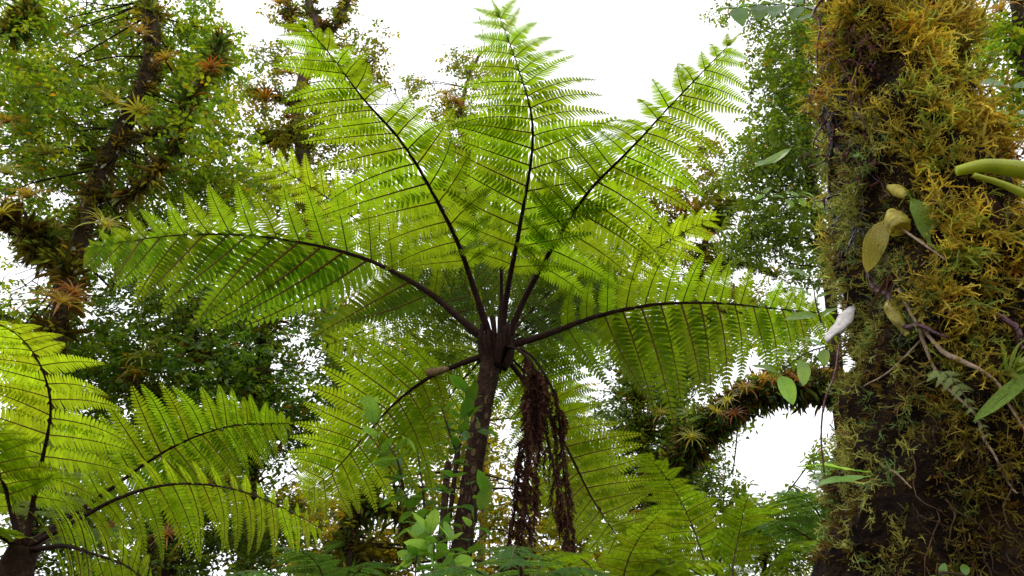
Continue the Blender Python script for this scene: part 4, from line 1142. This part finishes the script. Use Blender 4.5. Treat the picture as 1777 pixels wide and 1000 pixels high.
strand('green_stalk', [P(1660, 297, gs + .01), P(1705, 288, gs), P(1745, 291, gs), P(1795, 300, gs), P(1900, 330, gs)], [.008, .013, .016, .018], M_green, 'thick yellow-green stalk leaving the right side of the mossy trunk', 'stalk', k=14, rough=.03)
strand('green_stalk', [P(1690, 304, gs), P(1740, 320, gs), P(1800, 348, gs), P(1880, 390, gs)], [.004, .007, .008], M_green, 'thinner green stalk beneath the thick one at the right edge', 'stalk', k=10, rough=.03)
M_brownroot = rough_mat('brown_root', [(.3, (.03, .015, .008)), (.7, (.10, .055, .025))], 30, rough=.8, bump=.6, bscale=80)
def tangle(px0, px1, py0, py1, n, mat, label, seed, Lr=(.05, .16), r=.0012, crump=0):
    g = np.random.default_rng(seed); mb = MB()
    for i in range(n):
        p, n_ = on_trunk(px0 + (px1 - px0) * g.random(), py0 + (py1 - py0) * g.random(), .012)
        L = Lr[0] + (Lr[1] - Lr[0]) * g.random(); k = 12
        d = np.array([g.normal() * .25, g.normal() * .2 - .1, -1.0]); c = [np.array(p)]
        for j in range(k - 1):
            d = nrm(d + g.normal(size=3) * .35 + np.array([0, -.02, -.12])); c.append(c[-1] + d * L / k)
        c = np.array(c)
        tube(mb, c, [r * 1.3, r, r * .5], 4, cap=False, col=np.ones(3) * (.6 + .9 * g.random()))
        for j in range(crump):
            q_ = c[g.integers(2, k)]
            leaves(mb, q_[None], g.normal(size=(1, 3)) + [0, 0, -1.2], g.normal(size=(1, 3)), .010 + .012 * g.random(), .005, np.ones((1, 3)) * (.6 + .9 * g.random()))
    o = mb.obj('root_tangle', mat); tag(o, label, 'roots', kind='stuff')
tangle(1420, 1500, 140, 440, 110, M_grey, 'tangle of dark wiry rootlets matted on the left face of the trunk', 301)
tangle(1415, 1520, -20, 300, 80, M_red, 'tangle of dark red shrivelled stems at the upper left of the trunk', 302, crump=5)
tangle(1500, 1620, 430, 560, 40, M_grey, 'fine pale rootlets hanging below the yellow pod', 303, (.04, .10), .0006)
tangle(1520, 1760, 560, 980, 36, M_brownroot, 'scattered brown rootlets over the dark lower trunk', 304, (.04, .14), .0010)
# small leaves as things: helper placing a single leaf with direction in pixels
def leaf_thing(px, py, ex, ey, Yd, mesh, label, name='single_leaf', cat='leaf', nrm_=(0, -.6, .8), group=None, onT=False, sy=1.0, dy=0.0):
    a = on_trunk(px, py, .035)[0] if onT else P(px, py, Yd)
    b = P(ex, ey, a.y + dy)
    o = link(name, mesh, None, mat_frame(a, np.array(b - a), nrm_, (b - a).length, sy))
    tag(o, label, cat, group)
    return o
leaf_thing(1612, 358, 1668, 458, 0, big_leaf_mesh(31, .30, .08, M_leafT, fold=.05), 'long green leaf lying over the golden moss beside the yellow pod', onT=True, nrm_=(-.3, -1, .2))
leaf_thing(1310, 290, 1375, 275, 1.6, big_leaf_mesh(32, .55, -.25, M_leafP, fold=.15), 'single pale green leaf hanging in the air left of the mossy trunk', nrm_=(0, -.7, .7))
leaf_thing(1500, 828, 1418, 832, 1.02, big_leaf_mesh(33, .30, .12, M_leafP, fold=.1), 'broad pale green leaf pointing left off the lower trunk', nrm_=(0, -.5, .8), sy=1.3)
leaf_thing(1495, 818, 1385, 795, 1.05, big_leaf_mesh(34, .16, .12, M_leafP, fold=.2), 'narrow pale leaf stretching left above the broad one', nrm_=(0, -.2, .9))
# seed pod with its own pieces
pod = thing('seed_pod', 'split yellow-green pod with brown rim hanging on the mossy trunk', 'pod', tuple(on_trunk(1570, 350, .03)[0]))
def lathe(pts, r, k=14, open_end=True, squash=1.0):
    mb = MB(); c = spline(pts, 16); tube(mb, c, r, k, rough=.09, cap=not open_end, lump=.06); return mb
a, b = on_trunk(1566, 368, .035)[0], on_trunk(1574, 420, .045)[0]
part('body', lathe([a, (a + b) / 2, b], [.005, .012, .018, .020, .018]).mesh('body', M_pod), pod)
a2, b2 = on_trunk(1562, 325, .03)[0], on_trunk(1566, 360, .045)[0]
part('cap', lathe([a2, (a2 + b2) / 2 + Vector((.005, 0, 0)), b2], [.004, .010, .009, .003], 10).mesh('cap', M_pod), pod)
a3, b3 = on_trunk(1552, 400, .03)[0], on_trunk(1546, 452, .05)[0]
part('flap', big_leaf_mesh(35, .40, .3, M_pod), pod, mat_frame(a3, np.array(b3 - a3), (-.3, -1, .2), (b3 - a3).length))
a4, b4 = on_trunk(1588, 400, .035)[0], on_trunk(1614, 470, .04)[0]
mb = MB(); tube(mb, spline([a4, (a4 + b4) / 2 + Vector((-.004, -.004, 0)), b4], 12), [.0015, .0022, .0012], 6, rough=.2); part('rim_strip', mb.mesh('rim_strip', M_rootpale), pod)
o = lathe([on_trunk(1552, 535, .03)[0], on_trunk(1555, 565, .035)[0], on_trunk(1558, 598, .03)[0]], [.004, .011, .012, .009, .004]).mesh('green_pod', M_pod)
o = link('seed_pod', o); tag(o, 'small green pod hanging under the purple root on the trunk', 'pod')
# shelf fungus
fa = on_trunk(1486, 530, .01)[0]; fb = P(1424, 588, fa.y - .05)
o = link('shelf_fungus', big_leaf_mesh(38, .25, .12, M_fung, fold=-.30, n=12), None, mat_frame(fa, np.array(fb - fa), (-.5, -.55, .8), (fb - fa).length * .9))
sm_ = o.modifiers.new('thickness', 'SOLIDIFY'); sm_.thickness = .035
tag(o, 'whitish curved shelf fungus jutting from the left side of the trunk', 'fungus')

# leafy sprigs near the trunk
def pinnate(label, stem, lsz, n, mesh, seed, name='leafy_sprig', group=None, cat='sprig', onT=False, both=True, smat=M_twig):
    g = np.random.default_rng(seed)
    c = spline([q if isinstance(q, Vector) else (P(*q) if len(q) == 3 else on_trunk(*q, .04)[0]) for q in stem], 30)
    r = thing(name, label, cat, tuple(c[0]), group)
    mb = MB(); tube(mb, c, [.0025, .0018, .001], 5); part('stem', mb.mesh('stem', smat), r)
    T = nrm(np.gradient(c, axis=0)); S = nrm(np.cross(T, [0, -1, .3]))
    for i in range(n):
        t = .12 + .85 * i / max(n - 1, 1); k = int(t * 29)
        for sg in ((-1, 1) if both else (1,)):
            X = nrm(S[k] * sg + T[k] * .4 + g.normal(size=3) * .12)
            s = lsz * (.75 + .4 * g.random())
            part('leaf', mesh[g.integers(len(mesh))], r, mat_frame(c[k] + X * s * .1, X, np.array([0, -.7, .7]) + g.normal(size=3) * .2, s))
    return r
pinnate('sprig of hanging yellow-green leaflets on a thin stem left of the trunk', [(1425, 345, 1.7), (1385, 342, 1.65), (1345, 345, 1.6), (1322, 335, 1.6)], .040, 4, [BLP[0], BLP[1]], 71)
pinnate('cluster of light green pointed leaves at the tip of the long right frond', [(1440, 600, 1.9), (1405, 610, 1.9), (1380, 625, 1.9), (1350, 650, 1.9)], .075, 3, [BLP[0], BLP[1]], 72)
pinnate('upright leaves catching light beside the trunk at the end of the right frond', [(1425, 560, 1.7), (1415, 520, 1.7), (1410, 480, 1.7)], .065, 3, [BLP[0], BLP[2]], 73)
pinnate('branch of broad dark green leaves crossing the top edge left of the trunk', [(1440, 30, 1.6), (1390, 12, 1.6), (1330, 8, 1.6), (1270, 15, 1.6)], .09, 5, BL, 74)
pinnate('leafy twig with a red spotted leaf past the trunk at the upper right edge', [(1790, 260, 1.7), (1765, 200, 1.7), (1755, 150, 1.7)], .10, 3, BL, 75)
pinnate('green lobed leaves curling by the golden moss at the right edge', [(1715, 245), (1745, 205), (1770, 190)], .045, 4, BL, 76)
pinnate('small two leaved seedling near the bottom of the mossy trunk', [(1612, 990), (1620, 975), (1632, 985)], .02, 2, BLP, 77, cat='seedling')
M_liver = leaf_mat('liverwort', (.24, .30, .09), (.3, .4, .1), .35, .03, .5, .3, .01, 40, .3)
# feathery liverwort and small ferns on the trunk
def trunk_fern(label, pix, L, n, seed, mat, group='small ferns growing on the trunk'):
    g = np.random.default_rng(seed)
    c = spline([on_trunk(*q, .045)[0] for q in pix], 30)
    r = thing('small_fern', label, 'fern', tuple(c[0]), group)
    mb = MB(); tube(mb, c, [.0016, .0008], 5); part('stem', mb.mesh('stem', M_rachis_g), r)
    T = nrm(np.gradient(c, axis=0)); S = nrm(np.cross(T, [0, -1, .1]))
    for i in range(n):
        t = .08 + .9 * i / (n - 1); k = int(t * 29)
        for sg in (-1, 1):
            X = nrm(S[k] * sg + T[k] * .5 + g.normal(size=3) * .15)
            s = L * (1.05 - .7 * t) * (.8 + .4 * g.random())
            part('pinna', pmesh('hi', DROOPS[1], int(g.integers(4)), mat), r, mat_frame(c[k], X, np.array([0, -.9, .4]) + g.normal(size=3) * .3, s, 1.2))
trunk_fern('pale feathery liverwort frond on the dark middle of the trunk', [(1640, 650), (1650, 700), (1672, 755)], .030, 10, 81, M_liver)
trunk_fern('fuzzy yellow fern frond reaching right from the upper trunk', [(1590, 35), (1640, 65), (1690, 85), (1740, 95)], .03, 10, 82, M_fern_y)
trunk_fern('pale fern frond drooping right at mid height of the upper trunk', [(1680, 120), (1720, 140), (1760, 165)], .03, 8, 83, M_fern_y)
trunk_fern('small bright fern at the top left corner of the trunk', [(1385, 15), (1375, 45), (1372, 75)], .03, 7, 84, M_fern_y)
# grass tuft
def tuft(label, px, py, n, L, seed, name='grass_tuft', mat=M_wisp, w_=.05, spread=.7, bias=(0, -.3, .4), kind=None):
    g = np.random.default_rng(seed); p0, n0 = on_trunk(px, py, .01)
    mb = MB()
    for i in range(n):
        d = nrm(np.array(n0) * .6 + np.array(bias) + g.normal(size=3) * spread)
        l = L * (.5 + .8 * g.random()); k = 7
        t = np.linspace(0, 1, k)[:, None]
        c = np.array(p0) + g.normal(size=3) * .006 + d * t * l + np.array([0, 0, -1]) * t ** 2 * l * .45
        s = nrm(np.cross(d, g.normal(size=3))) * l * w_ * (1 - t ** 1.5) 
        Vv = np.vstack([c - s, c + s]); qq = [(j, j + 1, j + 1 + k, j + k) for j in range(k - 1)]
        sh = .6 + .8 * g.random()
        mb.add(Vv, qq, None, (sh, sh, sh))
    o = mb.obj(name, mat); tag(o, label, 'grass')
tuft('tuft of thin green grass blades at the right edge of the trunk', 1745, 655, 26, .09, 85)
tuft('few fine grass blades hanging under the long green leaf', 1668, 440, 12, .06, 86, bias=(0, -.2, -.5))
tuft('wispy brown grass under the yellow pod flap', 1560, 470, 12, .06, 87, mat=M_dead, bias=(0, -.1, -.8), spread=.3)
# withered leaf at right
leaf_thing(1705, 345, 1765, 400, 0, big_leaf_mesh(36, .35, .3, M_dead), 'withered brown leaf folded over moss under the green stalks', onT=True, nrm_=(0, -1, .3))
leaf_thing(1770, 672, 1700, 712, 0, big_leaf_mesh(37, .16, .3, M_leafT), 'blade like green leaf slanting across the right edge of the trunk', onT=True, nrm_=(0, -1, .3))

# ------------------------------------------------------------------ MOSSY BOUGH (with its tree behind the big trunk)
bt, btp, btr = build_tree('arching mossy bough crowded with bromeliads coming from behind the big trunk',
    [Vector((3.3, 6.1, -.2)), (1640, 1000, 6.0), (1600, 800, 6.0), (1520, 690, 5.9), (1440, 674, 5.8), (1360, 670, 5.8), (1282, 700, 5.9), (1215, 757, 6.1), (1160, 825, 6.4), (1140, 920, 6.8)],
    [44, 38, 34, 26, 24, 26, 28, 30, 28, 22], [(1310, 668, 60, 22, 5.9, .25, .5), (1240, 735, 50, 35, 6.1, .25, .6), (1190, 800, 50, 40, 6.3, .25, .7), (1380, 672, 50, 16, 5.8, .2, .5)], M_leafB, PAL_B, .06, 31, epi=150, mosspal=MOSSPAL, mossn=2200, name='mossy_bough')
gb = np.random.default_rng(33)
mb = MB(); n = 2600
i = gb.integers(12, 38, n)
T3, N3, B3 = frames(btp)
rb = np.interp(np.arange(40), np.linspace(0, 39, len(btr)), btr)
a = gb.random(n) * 6.283
nn = np.cos(a)[:, None] * N3[i] + np.sin(a)[:, None] * B3[i]
pos = btp[i] + (btp[np.minimum(i + 1, 39)] - btp[i]) * gb.random((n, 1)) + nn * rb[i][:, None] * .9
dv = nrm(nn * .7 + np.array([-.25, 0, -1.0]) + gb.normal(size=(n, 3)) * .3)
L = .10 * (.5 + .9 * gb.random(n))
leaves(mb, pos, dv, gb.normal(size=(n, 3)), L, L * .17, PAL_B[gb.integers(0, 5, n)] * (.7 + .6 * gb.random((n, 1))) * np.array([.8, .95, 1.3]))
stuff(part('hanging_leaves', mb.mesh('hanging_leaves', M_leafB), bt))
strand('hanging_root', [(1280, 740, 5.9), (1276, 785, 5.9), (1270, 820, 5.9), (1255, 832, 5.9)], [.006, .006, .003], M_grey, 'thin crooked root dangling from the bromeliad bough into the white gap', 'root', k=5)

# ------------------------------------------------------------------ BROMELIADS
def strap_leaf(seed, tint):
    g = np.random.default_rng(seed); mb = MB(); k = 7
    t = np.linspace(0, 1, k); arch = 1.1 + g.random() * .6
    th = .2 - arch * t
    x = np.r_[0, np.cumsum(np.cos(th[:-1]))] / (k - 1); z = np.r_[0, np.cumsum(np.sin(th[:-1]))] / (k - 1)
    w_ = .034 * np.array([1.1, 1, .95, .85, .7, .45, .03])
    c = np.stack([x, 0 * x, z], -1)
    V = np.vstack([c + np.stack([0 * x, -w_, w_ * .5], -1), c, c + np.stack([0 * x, w_, w_ * .5], -1)])
    q = []
    for j in range(k - 1): q += [(j, j + k, j + k + 1, j + 1), (j + k, j + 2 * k, j + 2 * k + 1, j + k + 1)]
    base = np.array(tint[0]); tip = np.array(tint[1])
    col = base[None] * (1 - t[:, None]) + tip[None] * t[:, None]
    mb.add(V, q, None, np.tile(col, (3, 1)))
    return mb
SCH = [((1.0, 1.1, 1), (.9, 1.2, 1)), ((1.1, 1.0, .8), (1.5, .75, .5)), ((.9, .55, .5), (1.5, .5, .4)), ((1.6, 1.6, 1.2), (1.3, 1.3, .9))]
STRAP = [[strap_leaf(900 + 10 * s + k, SCH[s]) for k in range(3)] for s in range(4)]
STRAPM = [[m.mesh('leaf', M_brom) for m in row] for row in STRAP]
def brom(px, py, Yd, sizepx, scheme, label, parts=True, axis=None, nl=28, seed=0):
    g = np.random.default_rng(seed + int(px) * 7 + int(py))
    c = P(px, py, Yd); R = sizepx * mpp(c) * .62
    ax = nrm(np.array(axis if axis is not None else (g.normal() * .35, -.55 + g.normal() * .2, .75)))
    e1 = nrm(np.cross(ax, [1, .2, .1])); e2 = np.cross(ax, e1)
    root = None
    Ms = []
    for i in range(nl):
        a = i * 2.4; el = .15 + .9 * (i / nl) + g.normal() * .08
        d = (math.cos(a) * e1 + math.sin(a) * e2) * math.cos(el) + ax * math.sin(el)
        Z = ax * math.cos(el) - (math.cos(a) * e1 + math.sin(a) * e2) * math.sin(el)
        Ms.append(mat_frame(np.array(c), d, Z, R * (1.1 - .35 * i / nl) * (.85 + .3 * g.random()), 1.25))
    if parts:
        root = thing('bromeliad', label, 'bromeliad', tuple(c), 'bromeliads on the mossy limbs')
        for M in Ms: part('leaf', STRAPM[scheme][g.integers(3)], root, M)
    else:
        mb = MB()
        for M in Ms: mb.addmb(STRAP[scheme][g.integers(3)].arrays(), np.array(M))
        root = mb.obj('bromeliad', M_brom)
        tag(root, label, 'bromeliad', 'bromeliads on the mossy limbs')
    return root
BR = [
 (180, 395, 8.1, 90, 3, 'yellow-green bromeliad on the elbow of the left mossy trunk just above the long frond tip'),
 (50, 345, 7.9, 95, 1, 'large bromeliad with splayed leaves on the thick left limb'),
 (5, 375, 7.8, 80, 3, 'bromeliad cut by the left picture edge beside the thick limb'),
 (12, 305, 7.9, 80, 0, 'green bromeliad at the left edge above the thick limb'),
 (80, 270, 8.0, 85, 0, 'green bromeliad spreading over the thick left limb under the canopy'),
 (10, 215, 7.9, 80, 1, 'bromeliad in shade at the left edge beneath the leaning twig'),
 (240, 60, 8.3, 70, 1, 'straw coloured bromeliad on the upper mossy trunk near the top edge'),
 (290, 105, 8.3, 60, 1, 'orange tipped bromeliad on the right flank of the upper mossy trunk'),
 (195, 180, 8.3, 70, 3, 'pale striped bromeliad left of the crooked trunk bend'),
 (180, 165, 8.4, 55, 0, 'small green bromeliad tucked behind the pale striped one'),
 (240, 195, 8.2, 65, 3, 'yellow bromeliad right below the crooked trunk bend'),
 (105, 530, 8.0, 110, 1, 'large straggling orange-green bromeliad with bare stalks near the left trunk foot'),
 (125, 510, 8.1, 70, 2, 'reddish bromeliad just above the straggling orange-green one'),
 (250, 625, 9.2, 85, 3, 'yellow-green bromeliad in the dark foliage under the left frond'),
 (275, 600, 9.2, 70, 0, 'fresh green bromeliad beside the yellow one in dark foliage'),
 (235, 650, 9.1, 60, 1, 'orange bromeliad lowest of the three in dark foliage'),
 (368, 120, 8.0, 55, 2, 'rusty bromeliad clump alone on a thin branch near the top left'),
 (460, 175, 12.2, 60, 2, 'brown bromeliad hanging in the sparse tree left of the fronds'),
 (505, 130, 12.2, 45, 2, 'brown bromeliad high on the pale barked tree'),
 (495, 205, 12.2, 50, 2, 'dry bromeliad under the brown one of the pale barked tree'),
 (487, 8, 12.2, 50, 1, 'orange bromeliad at the top edge on the pale barked tree'),
 (790, 180, 15.6, 55, 2, 'reddish bromeliad on the small distant tree'),
 (775, 165, 15.6, 45, 1, 'orange-green bromeliad beside the reddish one on the distant tree'),
 (865, 325, 15.6, 40, 2, 'pinkish bromeliad showing between the central stalks'),
 (1188, 368, 12.1, 60, 2, 'pink-brown star shaped bromeliad behind the upper right frond'),
 (1225, 412, 12.1, 50, 2, 'dark red bromeliad below the star shaped one'),
 (1160, 350, 12.1, 50, 1, 'olive bromeliad left of the star shaped one'),
 (1380, 662, 5.6, 45, 2, 'small red-brown bromeliad on top of the bough near the big trunk'),
 (1345, 664, 5.55, 55, 2, 'deep orange bromeliad on the crest of the bough'),
 (1322, 660, 5.55, 60, 1, 'bright orange bromeliad peaking at the bend of the bough'),
 (1292, 676, 5.6, 60, 1, 'orange bromeliad second from the bend of the bough'),
 (1266, 698, 5.6, 55, 3, 'yellow bromeliad facing the viewer midway down the bough'),
 (1240, 718, 5.7, 60, 3, 'golden bromeliad with wide leaves midway down the bough'),
 (1275, 722, 5.6, 50, 2, 'red bromeliad on the underside of the bough above the white gap'),
 (1200, 762, 5.8, 60, 3, 'yellow-orange flat bromeliad lowest on the bough'),
 (1198, 722, 8.8, 60, 0, 'green bromeliad in dark foliage left of the bough'),
 (1100, 665, 8.8, 50, 0, 'green bromeliad high in the dark epiphyte tree'),
 (1185, 755, 8.8, 55, 3, 'pale bromeliad in the dark epiphyte tree beside the bough foot'),
 (1145, 720, 8.8, 50, 1, 'olive-orange bromeliad in the middle of the dark epiphyte tree'),
 (190, 920, 8.2, 50, 2, 'brown bromeliad behind the lower left fern'),
 (290, 930, 8.2, 60, 2, 'rusty bromeliad on the mossy trunk behind the lower left fern'),
 (675, 840, 8.1, 45, 1, 'orange bromeliad on the leaning tree below the lower left frond'),
 (575, 925, 8.1, 45, 1, 'orange bromeliad low on the leaning tree at the bottom'),
 (1740, 20, 5.8, 90, 1, 'olive bromeliad at the top right corner'),
]
for k, (px, py, Yd, s, scm, lab) in enumerate(BR):
    brom(px, py, Yd, s, scm, lab, parts=s >= 55, seed=k)

# pale round leaves creeping on the left mossy trunk
tpL, rpL = T_left[1], T_left[2]
T5, N5, B5 = frames(tpL)
gc = np.random.default_rng(44)
vine = thing('creeping_vine', 'creeper with pale oval leaves dotted over the dark crooked trunk', 'creeper', tuple(tpL[10]))
mb = MB(); tube(mb, tpL[14:38] + np.array([-.02, -.2, 0]), [.008, .006], 4); part('stem', mb.mesh('stem', M_twig), vine)
M_pale = leaf_mat('pale_creeper_leaf', (.45, .52, .36), (.4, .5, .2), .3, .08, .3, .1, 0, 5, .2)
cm = big_leaf_mesh(41, .5, .1, M_pale, n=5)
rL = np.interp(np.arange(40), np.linspace(0, 39, len(rpL)), rpL)
for j in range(90):
    i = gc.integers(12, 38); a = gc.random() * 6.283
    nn = math.cos(a) * N5[i] + math.sin(a) * B5[i]
    if nn[1] > .2: continue
    p = tpL[i] + (tpL[i + 1] - tpL[i]) * gc.random() + nn * (rL[i] + .03)
    part('leaf', cm, vine, mat_frame(p, nn * .3 + gc.normal(size=3) * .5 + np.array([0, 0, -.4]), nn + gc.normal(size=3) * .3, .10 * (.6 + .6 * gc.random())))
